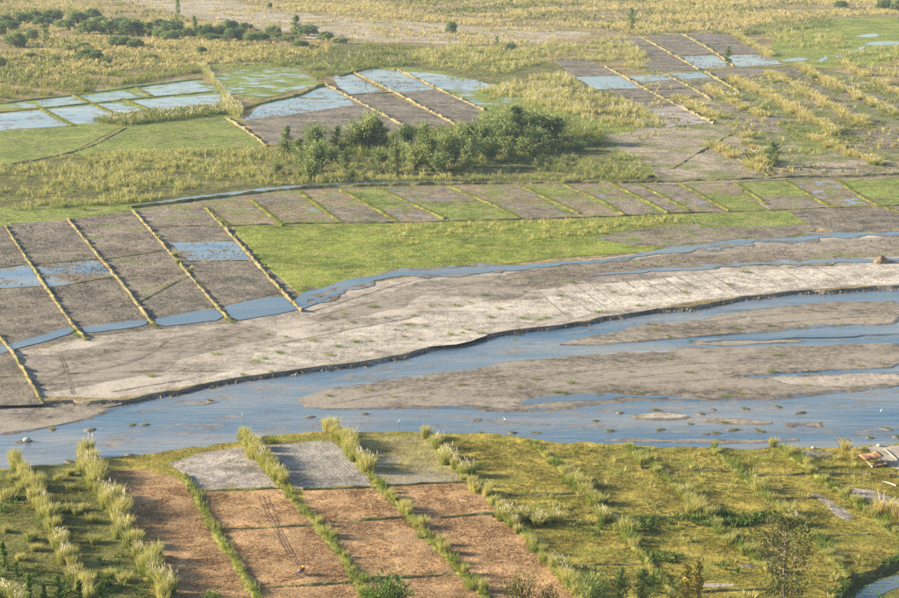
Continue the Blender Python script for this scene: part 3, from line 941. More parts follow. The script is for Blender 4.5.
# right-hand grid of dark plots
for mk, pts in (
        ('mud', [(616, 40), (641, 37.5), (654, 45), (628, 47)]), ('mud', [(629, 47.5), (655, 46), (671, 54.5), (642, 56)]), ('mud', [(643, 56.5), (672, 55.5), (698, 69), (652, 72)]),
        ('mud', [(646, 37), (680, 34.5), (697, 43.5), (662, 45)]), ('mud', [(663, 45.5), (698, 44), (714, 54.5), (680, 56)]), ('mud_flood', [(681, 56.5), (713, 55), (732, 66), (698, 68.5)]),
        ('mud', [(684, 34.2), (728, 33.5), (746, 43), (703, 44.5)]), ('mud', [(704, 45), (746, 43.5), (763, 53.5), (720, 55)]), ('mud_flood', [(726, 55.8), (764, 54), (782, 64), (737, 67)]),
        ('mud', [(553, 57), (586, 57), (602, 66), (562, 66.5)]), ('mud', [(563, 67), (603, 66.5), (620, 75), (575, 76)]), ('still', [(574, 76.5), (621, 76), (643, 88.5), (597, 89.5)]),
        ('mud', [(610, 90), (645, 89), (659, 96.5), (624, 98)]), ('mud', [(625, 98.5), (660, 97), (676, 106), (640, 108)]), ('pale', [(642, 109), (680, 106), (712, 122), (668, 127)]),
        ('mud_flood', [(626, 77), (668, 74), (676, 79), (648, 83)]), ('mud', [(636, 82), (676, 79), (690, 88), (650, 89.5)]), ('mud', [(652, 90), (691, 88.5), (706, 97), (668, 98)]), ('scrub_pale', [(669, 98.5), (707, 97.5), (730, 112), (694, 113)]),
        ('mud_flood', [(668, 73.5), (700, 72), (712, 77.5), (684, 79)]), ('mud_weedy', [(684, 79.5), (713, 78), (760, 108), (730, 112)]),
        ('mud', [(706, 72), (760, 69), (772, 75), (722, 78)]), ('mud', [(762, 69), (790, 68.5), (800, 72.5), (775, 75)]),
):
    field(mk, pts, name='paddy_field' if mk != 'still' else 'flooded_paddy')
for pts in ([(855, 36), (872, 33), (888, 36), (868, 38)], [(862, 44), (880, 41), (910, 42), (910, 44), (880, 46)], [(835, 56), (850, 51), (862, 46), (868, 47), (850, 56), (838, 59)], [(780, 60), (800, 57), (812, 60), (790, 62)], [(818, 60), (824, 55), (828, 59), (822, 63)]):
    slab('standing_water', pts, ZN + 0.13, M['still'], rough=1.0, smooth=2, step=3)

# ------------------------------------------------------------------ bunds
ZB = ZN + 0.02
for pts in ([(5, 226), (30, 264), (50, 293), (72, 325), (86, 340)], [(67, 219), (100, 258), (125, 288), (146, 316), (156, 327)], [(131, 209), (165, 247), (190, 276), (216, 306), (231, 322)],
            [(204, 207), (235, 239), (262, 270), (284, 294), (302, 312)], [(-2, 335), (15, 356), (30, 382), (43, 404)]):
    ridge('earth_bund', pts, ZB, 0.65, 0.7, M['bund'], rough=0.4, step=0.8, top=0.6)
for pts in ([(-10, 269), (28, 264)], [(37, 264), (98, 259)], [(-10, 289), (42, 286.5)], [(50, 288), (112, 277)], [(105, 259.5), (166, 250.5)], [(138, 303), (165, 288), (191, 275)], [(150, 227), (222, 225)], [(172, 242), (237, 240.5)], [(188, 261.2), (252, 260.5)], [(-10, 378), (28, 376)]):
    ridge('earth_bund', pts, ZB, 0.18, 0.8, M['bund_low'])
for pts in ([(250, 200), (268, 213), (282, 226)], [(298, 191), (318, 206), (342, 223)], [(340, 190), (372, 207), (398, 222)], [(378, 188), (410, 203), (445, 219)], [(450, 187), (500, 208), (520, 219)], [(520, 186), (580, 214)],
            [(562, 184), (600, 200), (625, 216)], [(610, 183), (650, 203), (668, 213)], [(680, 184), (712, 202), (730, 211)], [(735, 183), (768, 205)], [(785, 181), (825, 205), (840, 208)], [(836, 180), (870, 203), (905, 214)], [(640, 185), (690, 211)], [(205, 208), (228, 226)]):
    ridge('earth_bund', pts, ZB, 0.38, 1.3, M['bund_green'])
ridge('earth_bund', [(228, 226), (300, 223.5), (400, 222.5), (520, 219.5), (600, 217), (690, 212.8), (790, 209.5), (915, 205)], ZB, 0.4, 1.2, M['bund_low'], label='long low bund along the far edge of the green field')
ridge('earth_bund', [(130, 208), (200, 200), (300, 187.5), (420, 184.5), (560, 183), (650, 182.5), (760, 179), (915, 174)], ZB, 0.8, 2.4, M['bund_low'], label='raised track between the thicket and the paddies')
ribbon('track_water', [(140, 204), (200, 197), (300, 185.5), (360, 182.5), (440, 181.5), (500, 182)], ZN + 0.15, 5.0, M['still'])
ribbon('field_track', [(655, 184), (700, 182.5), (760, 178.5), (830, 176.5), (915, 171)], ZN + 0.15, 6.0, M['scrub_pale'], taper=False)
ridge('earth_bund', [(672, 169), (700, 152), (735, 132)], ZB, 0.25, 1.6, M['bund_low'], rough=0.6)
for mk, pts in (('mud_weedy', [(730, 112), (770, 116), (800, 134), (745, 130)]), ('mud', [(772, 76), (800, 74), (830, 92), (800, 96)]), ('mud_weedy', [(806, 98), (835, 95), (870, 116), (838, 118)]), ('mud', [(840, 92), (870, 90), (899, 106), (872, 110)]), ('green_weedy', [(776, 124), (820, 128), (850, 148), (800, 150)]), ('mud_weedy', [(850, 130), (905, 126), (905, 150), (880, 150)])):
    field(mk, pts, rough=1.5)
for pts in ([(740, 132), (755, 150), (772, 174)], [(712, 147), (745, 162), (770, 176)]):
    ridge('earth_bund', pts, ZB, 0.4, 1.8, M['bund'])
# upper bunds
for pts in ([(325, 84), (350, 98), (378, 112), (406, 128)], [(354, 73), (385, 88), (420, 106), (456, 125)], [(398, 70), (440, 90), (485, 111)], [(226, 118), (245, 130), (268, 147)],
            [(640, 37), (670, 53), (699, 70)], [(682, 34), (712, 50), (734, 67)], [(605, 67), (620, 75), (645, 89), (680, 107), (714, 124)], [(662, 73), (690, 87), (712, 100)], [(705, 72), (740, 93)]):
    ridge('earth_bund', pts, ZB, 0.85, 1.1, M['bund'], step=1.0, rough=0.4, top=0.6)
for pts in ([(38, 107), (55, 117), (74, 126)], [(72, 95), (92, 104), (120, 116), (146, 112)], [(122, 99), (150, 111)], [(132, 86), (150, 96)], [(-15, 114), (45, 108), (90, 104), (140, 98.5), (212, 92)], [(-15, 106), (30, 100), (80, 95), (130, 88), (200, 79)]):
    ridge('earth_bund', pts, ZB, 0.5, 3.2, M['bund_green'], step=3)
for pts in ([(629, 47), (654, 45.5)], [(643, 56), (671, 55)], [(662, 45), (697, 43.8)], [(681, 56), (713, 54.6)], [(704, 44.8), (746, 43.2)], [(722, 55.5), (763, 53.6)], [(650, 72), (740, 69), (800, 66)], [(563, 66.7), (602, 66.2)], [(575, 76.2), (620, 75.5)], [(598, 89.8), (645, 88.8)], [(625, 98.2), (660, 96.8)], [(652, 89.8), (691, 88.2)], [(668, 98.2), (706, 97.2)],
            [(-15, 168), (40, 160), (90, 148), (126, 128)], [(340, 95), (400, 92.5)], [(300, 98), (345, 100)]):
    ridge('earth_bund', pts, ZB, 0.35, 1.6, M['bund_low'], step=3)
ridge('earth_bund', [(236, 112), (262, 103), (295, 97), (312, 90), (322, 84)], ZB, 0.8, 3.0, M['bund_green'], step=2)
ridge('earth_bund', [(340, 76), (372, 67), (395, 70)], ZB, 0.8, 2.5, M['bund_green'], step=2)

# ------------------------------------------------------------------ fields of the near bank
def nfield(mk, pts, z, name='near_field', rough=0.6, label=None, smooth=0):
    return slab(name, pts, ZS + z, M[mk], skirt=z, outset=0.15, rough=rough, step=1.5, label=label, smooth=smooth)


nfield('grass_g', [(-30, 474), (20, 471), (75, 464), (165, 598), (190, 640), (-30, 640)], 0.010, label='dull green grass at the left of the near bank')
nfield('grass_y', [(85, 464), (160, 456), (185, 480), (110, 490), (98, 480)], 0.012)
nfield('stubble', [(97, 472), (150, 466), (186, 484), (205, 513), (258, 602), (290, 650), (200, 650), (168, 594), (140, 545), (122, 515)], 0.014, label='brown stubble strip beside the tall reed row')
nfield('pale', [(168, 463), (243, 447), (262, 468), (277, 487), (200, 491), (185, 478)], 0.016, label='pale ashy rectangle at the river end of the stubble')
nfield('stubble', [(190, 493), (278, 489), (305, 515), (335, 550), (368, 598), (400, 650), (300, 650), (262, 602), (210, 520)], 0.018, label='brown stubble strip with the motorcycle')
nfield('pale_rows', [(266, 446), (332, 440), (352, 460), (372, 486), (300, 489), (282, 470)], 0.020, label='pale field planted in rows')
nfield('stubble', [(303, 491), (374, 488), (400, 508), (440, 552), (486, 602), (530, 650), (410, 650), (370, 590), (335, 540)], 0.022)
nfield('pale_grass', [(342, 438), (425, 438), (445, 462), (468, 482), (380, 485), (360, 462)], 0.024)
nfield('stubble', [(382, 487), (470, 482), (505, 517), (548, 563), (590, 610), (620, 650), (540, 650), (492, 600), (440, 545), (400, 505)], 0.026)
nfield('pale', [(812, 494), (822, 494), (842, 512), (850, 520), (840, 517), (826, 506)], 0.02, name='bare_patch', smooth=1)
nfield('pale', [(846, 488), (870, 490), (890, 498), (905, 500), (905, 506), (870, 500), (852, 494)], 0.022, name='bare_patch', smooth=1)
nfield('pale', [(790, 450), (830, 450), (835, 456), (800, 458)], 0.02, name='bare_patch', smooth=1)
nfield('sand', [(868, 447), (915, 442), (915, 472), (890, 466), (876, 456)], 0.024, name='bare_patch', smooth=1)
nfield('pale', [(740, 565), (760, 562), (765, 566), (745, 569)], 0.02, name='bare_patch', smooth=1)
nfield('pale', [(700, 583), (735, 582), (740, 585), (705, 587)], 0.02, name='bare_patch', smooth=1)
slab('pool', [(851, 660), (849, 612), (858, 592), (880, 580), (915, 571), (940, 566), (940, 576), (915, 583), (892, 588), (874, 598), (866, 616), (868, 660)], 0.09, M['still'], rough=0.25, smooth=2, step=1, label='curved weedy pool in the lower right corner')

# low bunds of the near bank
FAR_RIDGES = len(RIDGES)
for pts, h in (([(183, 476), (205, 512), (230, 555), (262, 608)], 0.55), ([(530, 441), (552, 461), (580, 486), (606, 516), (640, 552), (680, 600)], 0.35), ([(626, 446), (650, 465), (682, 492), (706, 516), (740, 546), (775, 580)], 0.35),
               ([(712, 448), (740, 474), (770, 500), (802, 528), (838, 564), (850, 578)], 0.35), ([(243, 440), (265, 466), (287, 490), (312, 518), (337, 549), (368, 598)], 0.3), ([(332, 432), (352, 455), (377, 485), (400, 506), (440, 550), (490, 602)], 0.3),
               ([(430, 437), (447, 460), (472, 482), (505, 515), (550, 564), (590, 608)], 0.4), ([(779, 448), (806, 468), (842, 494), (868, 514), (905, 542)], 0.35), ([(20, 466), (48, 512), (68, 552), (90, 606)], 0.4), ([(78, 460), (97, 487), (120, 520), (140, 554), (172, 606)], 0.4)):
    ridge('grassy_bund', pts, ZS + 0.01, h, 1.5, M['bund_green'], step=1.0, rough=0.4)
for pts in ([(188, 491.5), (278, 488)], [(303, 490), (374, 487)], [(380, 486), (470, 482)], [(205, 530), (320, 525)], [(330, 522), (412, 517)], [(250, 588), (362, 582)], [(365, 580), (460, 574)], [(440, 518), (505, 512)],
            [(492, 517), (540, 514)], [(508, 496), (590, 493)], [(600, 519), (705, 516)], [(570, 566), (650, 563)], [(660, 470), (740, 472)], [(738, 476), (806, 474)], [(775, 500), (816, 497)], [(818, 536), (868, 534)], [(800, 474), (870, 474)], [(690, 592), (790, 588)], [(640, 468), (655, 467)]):
    ridge('grassy_bund', pts, ZS + 0.03, 0.28, 0.8, M['bund_low'], step=1.0, rough=0.45)
# wheel tracks that lead to the motorcycle
for k in range(3):
    ribbon('wheel_rut', [(258 + 5 * k, 496), (268 + 4 * k, 520), (283 + 3 * k, 545), (294 + 3 * k, 565)], ZS + 0.06, 0.26, M['rut'], rough=0.7, step=0.7)

# ------------------------------------------------------------------ plants nobody could count
def thicket(name, polys, z, dens, hmin, hmax, mat, label, cat, nb=10, width=0.055, spread=0.55, radius=0.22, clump=0.5, cscale=9.0, plume=0.0, tint=(0, 1), segs=2, holes=(), boost=3.0):
    parts, pl = [], []
    for poly in polys:
        p = scatter(poly, z, dens * boost, clump, cscale, holes=holes)
        if not len(p):
            continue
        h = RNG.uniform(hmin, hmax, len(p)) * RNG.uniform(0.75, 1.15, len(p))
        parts.append(blades(p, h, nb, width, spread, radius, tint=RNG.uniform(*tint, len(p)), segs=segs))
        if plume > 0:
            k = RNG.uniform(0, 1, len(p)) < plume
            if k.any():
                pl.append(plumes(p[k], h[k], 3, 0.35, 0.3))
    o = stuff(name, parts, mat, label, cat)
    if pl:
        V, Fc, A = join_arrays(pl)
        q = link('flower_heads', np_mesh('flower_heads', V, Fc, A), M['plume'], o)
        q['kind'] = 'stuff'
    return o


T_MID = [[(-12, 166), (75, 154), (270, 149), (300, 160), (360, 163), (430, 168), (520, 172), (560, 180), (420, 181.5), (300, 184), (200, 195), (130, 204), (-12, 213)]]
thicket('reed_thicket', T_MID, ZN, 0.17, 1.3, 2.7, M['reed'], 'wide thicket of yellow green reeds left of the dark trees', 'reeds', nb=11, plume=0.16, clump=0.35, cscale=14, tint=(0.0, 0.85))
thicket('reed_thicket', [[(430, 158), (520, 158), (565, 148), (612, 142), (648, 166), (658, 180), (560, 182), (470, 181)]], ZN, 0.15, 1.2, 2.6, M['reed'], 'green and yellow reed thicket right of the dark trees', 'reeds', plume=0.10, clump=0.4, cscale=12, tint=(0, 0.85))
thicket('reed_thicket', [[(478, 92), (530, 78), (560, 72), (585, 88), (612, 98), (640, 108), (668, 124), (640, 128), (600, 124), (560, 112), (515, 100)]], ZN, 0.10, 2.0, 3.6, M['reed'], 'pale flowering reed thicket beside the flooded dark plots', 'reeds', plume=0.40, clump=0.2, tint=(0.35, 1.0))
thicket('reed_thicket', [[(405, 55), (450, 46), (520, 44), (580, 46), (620, 36), (640, 50), (652, 62), (640, 70), (600, 62), (555, 60), (500, 74), (440, 68)]], ZN, 0.075, 2.0, 3.6, M['reed'], 'golden reed thicket above the flooded paddies', 'reeds', plume=0.25, clump=0.35, tint=(0.4, 1.0))
thicket('reed_thicket', [[(-12, 82), (60, 80), (130, 73), (195, 67), (215, 70), (150, 81), (90, 92), (40, 98), (-12, 103)]], ZN, 0.11, 2.2, 4.2, M['reed_green'], 'green reed belt above the flooded left paddies', 'reeds', plume=0.12, clump=0.2)
thicket('reed_thicket', [[(215, 66), (300, 60), (400, 52), (412, 66), (350, 70), (318, 80), (300, 68), (250, 66)]], ZN, 0.09, 2.0, 3.8, M['reed_green'], 'reed belt above the half flooded green paddy', 'reeds', plume=0.22, clump=0.2)
thicket('dry_grass', [[(-12, 24), (100, 22), (190, 22), (290, 34), (330, 45), (330, 56), (210, 65), (120, 72), (60, 80), (-12, 84)]], ZN, 0.055, 1.6, 3.2, M['reed_dry'], 'golden dry grass round the rounded trees', 'grass', nb=8, width=0.11, clump=0.1, cscale=30, tint=(0.2, 1))
thicket('dry_grass', [[(-12, -6), (95, -6), (150, 9), (210, 22), (100, 23), (-12, 25)]], ZN, 0.02, 1.8, 3.4, M['reed_dry'], 'golden dry grass in the far left corner', 'grass', nb=7, width=0.14, clump=0.1, cscale=40, tint=(0.2, 1), segs=1)
thicket('dry_grass', [[(215, -6), (640, -6), (915, -6), (915, 14), (830, 17), (720, 30), (630, 34), (560, 26), (470, 25), (390, 17), (290, 12)]], ZN, 0.04, 1.8, 3.6, M['reed_dry'], 'golden dry grass across the top right', 'grass', nb=7, width=0.14, clump=0.15, cscale=40, tint=(0.2, 1), segs=1)
thicket('dry_grass', [[(100, 0), (330, 0), (470, 22), (600, 32), (560, 44), (420, 46), (330, 42), (215, 20)]], ZN, 0.016, 1.5, 3.4, M['reed_dry'], 'scattered dry tufts on the sandy flat', 'grass', nb=9, width=0.12, clump=0.8, cscale=30, tint=(0.1, 0.9))
thicket('reed_thicket', [[(620, 34), (730, 30), (790, 20), (830, 18), (835, 26), (780, 33), (735, 36), (690, 33), (640, 37)]], ZN, 0.055, 2.0, 4.0, M['reed_green'], 'olive reed belt above the dark grid of plots', 'reeds', plume=0.2, clump=0.2)
thicket('reed_thicket', [[(760, 30), (800, 24), (845, 36), (852, 46), (815, 52), (780, 46)], [(835, 52), (880, 48), (915, 46), (915, 80), (880, 76), (845, 66)]], ZN, 0.055, 2.0, 3.8, M['reed'], 'reed islands in the wet meadow at right', 'reeds', plume=0.1, clump=0.5, tint=(0.2, 0.95))
thicket('reed_thicket', [[(90, 120), (150, 112), (222, 106), (228, 114), (180, 120), (120, 127)]], ZN, 0.16, 1.8, 3.4, M['reed_green'], 'reed hedge below the flooded left paddies', 'reeds', plume=0.3, clump=0.0)
thicket('reed_thicket', [[(196, 66), (206, 66), (216, 84), (244, 112), (240, 120), (222, 112), (222, 92)]], ZN, 0.12, 2.2, 3.8, M['reed'], 'reed hedge dividing the upper left paddies', 'reeds', plume=0.35, clump=0.0, tint=(0.2, 0.9))
thicket('weeds', [[(690, 82), (800, 72), (915, 88), (915, 172), (745, 176), (740, 132), (660, 126)]], ZN, 0.07, 0.5, 1.4, M['grass'], 'low weeds on the grey fallow fields', 'weeds', nb=8, width=0.2, spread=0.8, clump=0.7, cscale=14, tint=(0, 0.7))
thicket('weeds', [[(600, 132), (650, 126), (690, 130), (640, 140)], [(590, 128), (560, 118), (580, 112), (640, 128)]], ZN, 0.05, 0.8, 2.0, M['reed'], 'weedy strip at the foot of the pale plots', 'weeds', nb=8, width=0.1, clump=0.4)
thicket('grass', [[(232, 227), (400, 223), (600, 218), (690, 214), (700, 238), (560, 257), (420, 271), (301, 293)]], ZN, 0.55, 0.25, 0.75, M['lush'], 'lush green grass of the field by the stream', 'grass', nb=6, width=0.16, spread=0.7, clump=0.35, cscale=10, tint=(0, 1), segs=1)
thicket('tall_grass', [[(380, 226), (560, 222), (680, 216), (690, 222), (560, 240), (480, 250), (400, 246)]], ZN, 0.14, 0.7, 1.9, M['reed'], 'taller pale grass standing in the green field', 'grass', nb=9, width=0.08, clump=0.6, cscale=12, tint=(0.3, 1), plume=0.15)
thicket('grass', [[(-12, 136), (75, 129), (225, 120), (265, 145), (90, 157), (-12, 167)]], ZN, 0.14, 0.25, 0.8, M['lush'], 'grass of the dull green meadow', 'grass', nb=6, width=0.22, spread=0.7, clump=0.5, cscale=14, tint=(0, 0.9), segs=1)
thicket('weeds', [[(136, 208), (300, 190), (560, 185), (760, 181), (905, 177), (905, 204), (690, 212), (400, 221), (228, 225)]], ZN, 0.12, 0.25, 0.7, M['lush'], 'weeds on the reddish paddies', 'weeds', nb=6, width=0.2, spread=0.8, clump=0.8, cscale=9, tint=(0, 0.9), segs=1)
thicket('weeds', [[(690, 214), (790, 211), (808, 224), (700, 228)], [(640, 253), (720, 241), (812, 233), (812, 237), (730, 246), (640, 257)], [(0, 214), (130, 207), (205, 204), (130, 212), (0, 220)]], ZN, 0.3, 0.25, 0.7, M['lush'], 'green weeds along the field edges', 'weeds', nb=6, width=0.18, spread=0.8, clump=0.4, cscale=8, tint=(0, 0.8), segs=1)

thicket('reed_thicket', [[(275, 150), (300, 142), (420, 134), (500, 128), (575, 118), (612, 142), (565, 150), (520, 160), (430, 160), (300, 162)]], ZN, 0.13, 1.5, 4.0, M['reed_green'], 'green undergrowth round the dark trees of the grove', 'reeds', nb=11, plume=0.04, clump=0.3, cscale=12)
thicket('reed_thicket', [[(-12, 60), (330, 46), (420, 46), (405, 56), (300, 62), (200, 67), (60, 80), (-12, 84)]], ZN, 0.03, 1.6, 3.4, M['reed_green'], 'olive reeds mixed into the golden grass at upper left', 'reeds', nb=9, width=0.08, clump=0.5, cscale=25, plume=0.1)
thicket('weeds', [[(640, 70), (700, 80), (800, 72), (915, 88), (915, 172), (745, 176), (740, 132), (650, 126)]], ZN, 0.025, 1.0, 2.4, M['reed'], 'scattered golden grass on the grey fallow', 'weeds', nb=9, width=0.10, clump=0.6, cscale=16, tint=(0.3, 1))
thicket('clods', [[(-12, 228), (5, 226), (68, 219), (131, 211), (204, 208), (282, 292), (222, 306), (146, 318), (70, 326), (-12, 342)], [(790, 211), (915, 206), (915, 227), (845, 233), (812, 226)], [(505, 275), (640, 259), (720, 249), (915, 237), (915, 255), (750, 261), (600, 274), (540, 288)]], ZN + 0.03, 0.8, 0.14, 0.36, M['clod'], 'rough clods and stubble on the grey paddies', 'clods', nb=3, width=0.9, spread=1.1, clump=0.4, cscale=6, segs=1)
thicket('clods', [[(245, 116), (300, 100), (360, 98), (350, 80), (400, 78), (480, 108), (420, 140), (290, 146)], [(616, 40), (728, 34), (782, 64), (640, 72)], [(555, 58), (600, 60), (680, 104), (640, 108)]], ZN + 0.1, 0.12, 0.2, 0.5, M['clod'], 'rough clods on the upper dark plots', 'clods', nb=3, width=1.0, spread=1.1, clump=0.4, cscale=14, segs=1)
thicket('scrub', [[(330, -6), (640, -6), (915, -6), (915, 14), (830, 17), (720, 30), (630, 34), (560, 22), (470, 20), (390, 8)], [(-12, -6), (95, -6), (150, 9), (210, 22), (290, 34), (330, 45), (330, 56), (200, 66), (-12, 84)]], ZN, 0.011, 1.6, 4.0, M['reed_green'], 'green scrub scattered through the golden grass', 'scrub', nb=10, width=0.14, clump=0.7, cscale=30)
thicket('grass', [[(395, 47), (560, 44), (660, 60), (600, 62), (555, 60), (500, 76), (480, 92), (420, 66)], [(540, 98), (600, 120), (660, 126), (600, 134), (560, 116), (470, 118), (490, 92)], [(200, 66), (330, 60), (410, 66), (330, 74), (240, 72)]], ZN, 0.08, 0.6, 1.8, M['reed'], 'rough grass between the thickets and the upper plots', 'grass', nb=8, width=0.12, clump=0.4, cscale=14, tint=(0, 0.8))
ub = RNG.uniform(0, len(bn) - 2.001, 1500)
ib = ub.astype(int)
pb = bn[ib] + (bn[ib + 1] - bn[ib]) * (ub - ib)[:, None]
kb = np.abs(pb[:, 0]) < 140
pb = pb[kb]
pb[:, 1] -= np.abs(RNG.normal(0.9, 0.7, len(pb)))
pb[:, 2] = 0.02
stuff('bank_rubble', [blades(pb, RNG.uniform(0.15, 0.7, len(pb)), 4, 1.0, 1.2, 0.5, segs=1)], M['clod'], 'crumbled earth at the foot of the cut bank', 'rubble')
# ragged grass on the bunds
def bund_fuzz(matname, leaf, label, dens, hmin, hmax, name='bund_grass', spread=0.9, tint=(0, 1), first=0):
    pos = []
    for P, h, wd, mn in RIDGES[first:]:
        if mn != matname:
            continue
        L = np.linalg.norm(np.diff(P, axis=0), axis=1).sum()
        n = int(L * dens)
        if n < 1:
            continue
        u = RNG.uniform(0, len(P) - 1.001, n)
        i = u.astype(int)
        q = P[i] + (P[i + 1] - P[i]) * (u - i)[:, None]
        t = P[i + 1] - P[i]
        nl = np.stack([-t[:, 1], t[:, 0], 0 * t[:, 0]], -1)
        nl /= np.linalg.norm(nl, axis=1, keepdims=True)
        off = np.clip(RNG.normal(0, 0.3, n), -0.75, 0.75)
        q = q + nl * (off * wd)[:, None]
        q[:, 2] += h * np.clip(1 - np.abs(off) * 1.9, 0, 0.8)
        pos.append(q)
    p = np.vstack(pos)
    h = RNG.uniform(hmin, hmax, len(p))
    stuff(name, [blades(p, h, 8, 0.13, spread, 0.5, tint=RNG.uniform(*tint, len(p)), segs=1)], M[leaf], label, 'grass')


bund_fuzz('straw covered earth', 'bund_straw', 'straw and dry grass on the yellow bunds', 2.5, 0.12, 0.42)
bund_fuzz('straw covered earth', 'lush', 'green grass on the yellow bunds', 2.2, 0.2, 0.5)
bund_fuzz('low weedy earth bank', 'grass', 'weeds on the low field bunds', 1.5, 0.15, 0.5)
# near bank
NB = ZS
thicket('grass', [[(432, 438), (540, 443), (640, 447), (780, 450), (870, 450), (905, 455), (905, 556), (850, 574), (830, 612), (600, 612), (560, 570), (508, 515), (470, 480)]], NB, 2.2, 0.15, 0.5, M['grass'], 'yellow green grass of the near fields', 'grass', nb=5, width=0.22, spread=0.9, clump=0.35, cscale=3.5, tint=(0.05, 0.95), segs=1)
thicket('grass', [[(-25, 474), (75, 464), (165, 596), (175, 612), (-25, 612)]], NB, 1.8, 0.15, 0.55, M['grass'], 'grass between the reed rows at left', 'grass', nb=5, width=0.2, spread=0.9, clump=0.4, cscale=4, tint=(0.0, 0.75), segs=1)
thicket('grass', [[(85, 463), (165, 454), (250, 441), (265, 462), (180, 482), (110, 490)], [(342, 436), (428, 437), (468, 482), (380, 486)], [(264, 441), (332, 434), (336, 441), (268, 448)]], NB, 1.2, 0.15, 0.4, M['grass'], 'dry grass at the river end of the fields', 'grass', nb=5, width=0.22, spread=0.9, clump=0.6, cscale=4, tint=(0.3, 1), segs=1)
thicket('stubble', [[(112, 491), (186, 485), (258, 602), (264, 612), (175, 612), (140, 545)], [(190, 494), (278, 490), (335, 550), (368, 598), (376, 612), (268, 612), (210, 520)], [(303, 492), (374, 489), (440, 552), (497, 612), (384, 612), (335, 540)], [(382, 488), (470, 483), (548, 563), (592, 612), (504, 612), (440, 545)]],
        NB + 0.02, 3.0, 0.14, 0.38, M['straw'], 'cut rice stubble of the brown strips', 'stubble', nb=5, width=0.35, spread=0.8, clump=0.25, cscale=2.5, tint=(0, 1), segs=1)
thicket('weeds', [[(520, 522), (590, 516), (640, 520), (690, 510), (740, 514), (770, 512), (770, 524), (700, 530), (640, 532), (560, 530)]], NB, 0.9, 0.5, 1.4, M['weed'], 'dark green weed belt across the near fields', 'weeds', nb=10, width=0.16, spread=0.8, clump=0.45, cscale=3, tint=(0.1, 1))
thicket('weeds', [[(600, 560), (660, 552), (740, 560), (740, 585), (660, 596), (600, 590)], [(-20, 560), (60, 570), (160, 590), (170, 612), (-20, 612)], [(0, 500), (40, 495), (50, 512), (0, 516)], [(95, 545), (150, 555), (150, 580), (100, 575)]], NB, 0.35, 0.4, 1.3, M['weed'], 'dark green weeds in the shaded corners', 'weeds', nb=10, width=0.15, spread=0.8, clump=0.5, cscale=4, tint=(0.2, 1))
thicket('grass_clumps', [[(520, 445), (640, 448), (780, 450), (870, 455), (905, 470), (905, 552), (850, 572), (830, 612), (660, 612), (600, 560), (520, 490)]], NB, 0.07, 0.5, 1.3, M['reed'], 'knee high yellow grass clumps scattered over the near fields', 'grass', nb=14, width=0.09, spread=0.8, radius=0.5, clump=0.5, cscale=6, tint=(0.1, 0.8))
thicket('weeds', [[(560, 505), (640, 500), (760, 505), (800, 520), (790, 545), (700, 548), (620, 540), (570, 530)], [(625, 455), (660, 462), (650, 475), (630, 470)], [(690, 480), (720, 490), (710, 500)]], NB, 0.16, 0.4, 1.0, M['weed'], 'scattered green weeds round the weed belt', 'weeds', nb=10, width=0.16, spread=0.8, clump=0.5, cscale=5, tint=(0.2, 1))
thicket('water_weeds', [[(848, 625), (850, 600), (866, 585), (905, 572), (905, 590), (884, 594), (876, 610), (876, 630)]], 0.06, 2.6, 0.2, 0.5, M['bright'], 'bright green water weeds in the corner pool', 'weeds', nb=6, width=0.35, spread=1.0, clump=0.55, cscale=2.0, segs=1)
thicket('weeds', [[(872, 630), (880, 600), (905, 588), (915, 640)]], 0.06, 3.0, 0.2, 0.5, M['grass'], 'yellow grass inside the pool bend', 'grass', nb=6, width=0.2, spread=0.9, tint=(0.2, 0.9), segs=1)
thicket('weeds', [[(828, 612), (832, 592), (846, 576), (872, 565), (905, 553), (905, 560), (872, 572), (850, 584), (840, 612)]], NB, 1.6, 0.4, 0.9, M['weed'], 'dark weeds on the pool bank', 'weeds', nb=8, width=0.15, clump=0.2, cscale=3)


bund_fuzz('grassy earth bank', 'lush', 'green grass on the grassy bunds', 9.0, 0.2, 0.7, tint=(0, 1))
bund_fuzz('grassy earth bank', 'grass', 'yellow grass on the grassy bunds', 5.0, 0.2, 0.6, tint=(0.3, 1))
bund_fuzz('grassy earth bank', 'reed', 'taller grass filling the near bund rows', 1.6, 0.5, 1.4, spread=0.6, tint=(0.1, 0.9), first=FAR_RIDGES)


# ------------------------------------------------------------------ copies
def copy_tree(o, parent=None):
    c = o.copy()
    COL.objects.link(c)
    c.parent = parent
    for ch in list(o.children):
        copy_tree(ch, c)
    return c


ONES = ['', 'first', 'second', 'third', 'fourth', 'fifth', 'sixth', 'seventh', 'eighth', 'ninth']
ORD = ONES[1:] + ['tenth', 'eleventh', 'twelfth', 'thirteenth', 'fourteenth', 'fifteenth', 'sixteenth', 'seventeenth', 'eighteenth', 'nineteenth']
for t_ in ('twent', 'thirt', 'fort', 'fift', 'sixt', 'sevent', 'eight'):
    ORD += [t_ + 'ieth'] + [t_ + 'y-' + x for x in ONES[1:]]


def rank(i, items):
    """which one of the items, counted from the left of the view"""
    return ORD[sorted(range(len(items)), key=lambda q: (items[q][0], items[q][1])).index(i)]


# ------------------------------------------------------------------ reed clumps, one by one
class Proto:
    """mesh data for one kind of plant, placed again and again as its own object"""

    def __init__(s, name, parts):
        s.name, s.parts = name, parts

    def place(s, loc, h, rz, wide=1.0):
        e = empty(s.name, loc, rz, (h * wide, h * wide, h))
        for nm, me in s.parts:
            o = bpy.data.objects.new(nm, me)
            COL.objects.link(o)
            o.parent = e
        return e


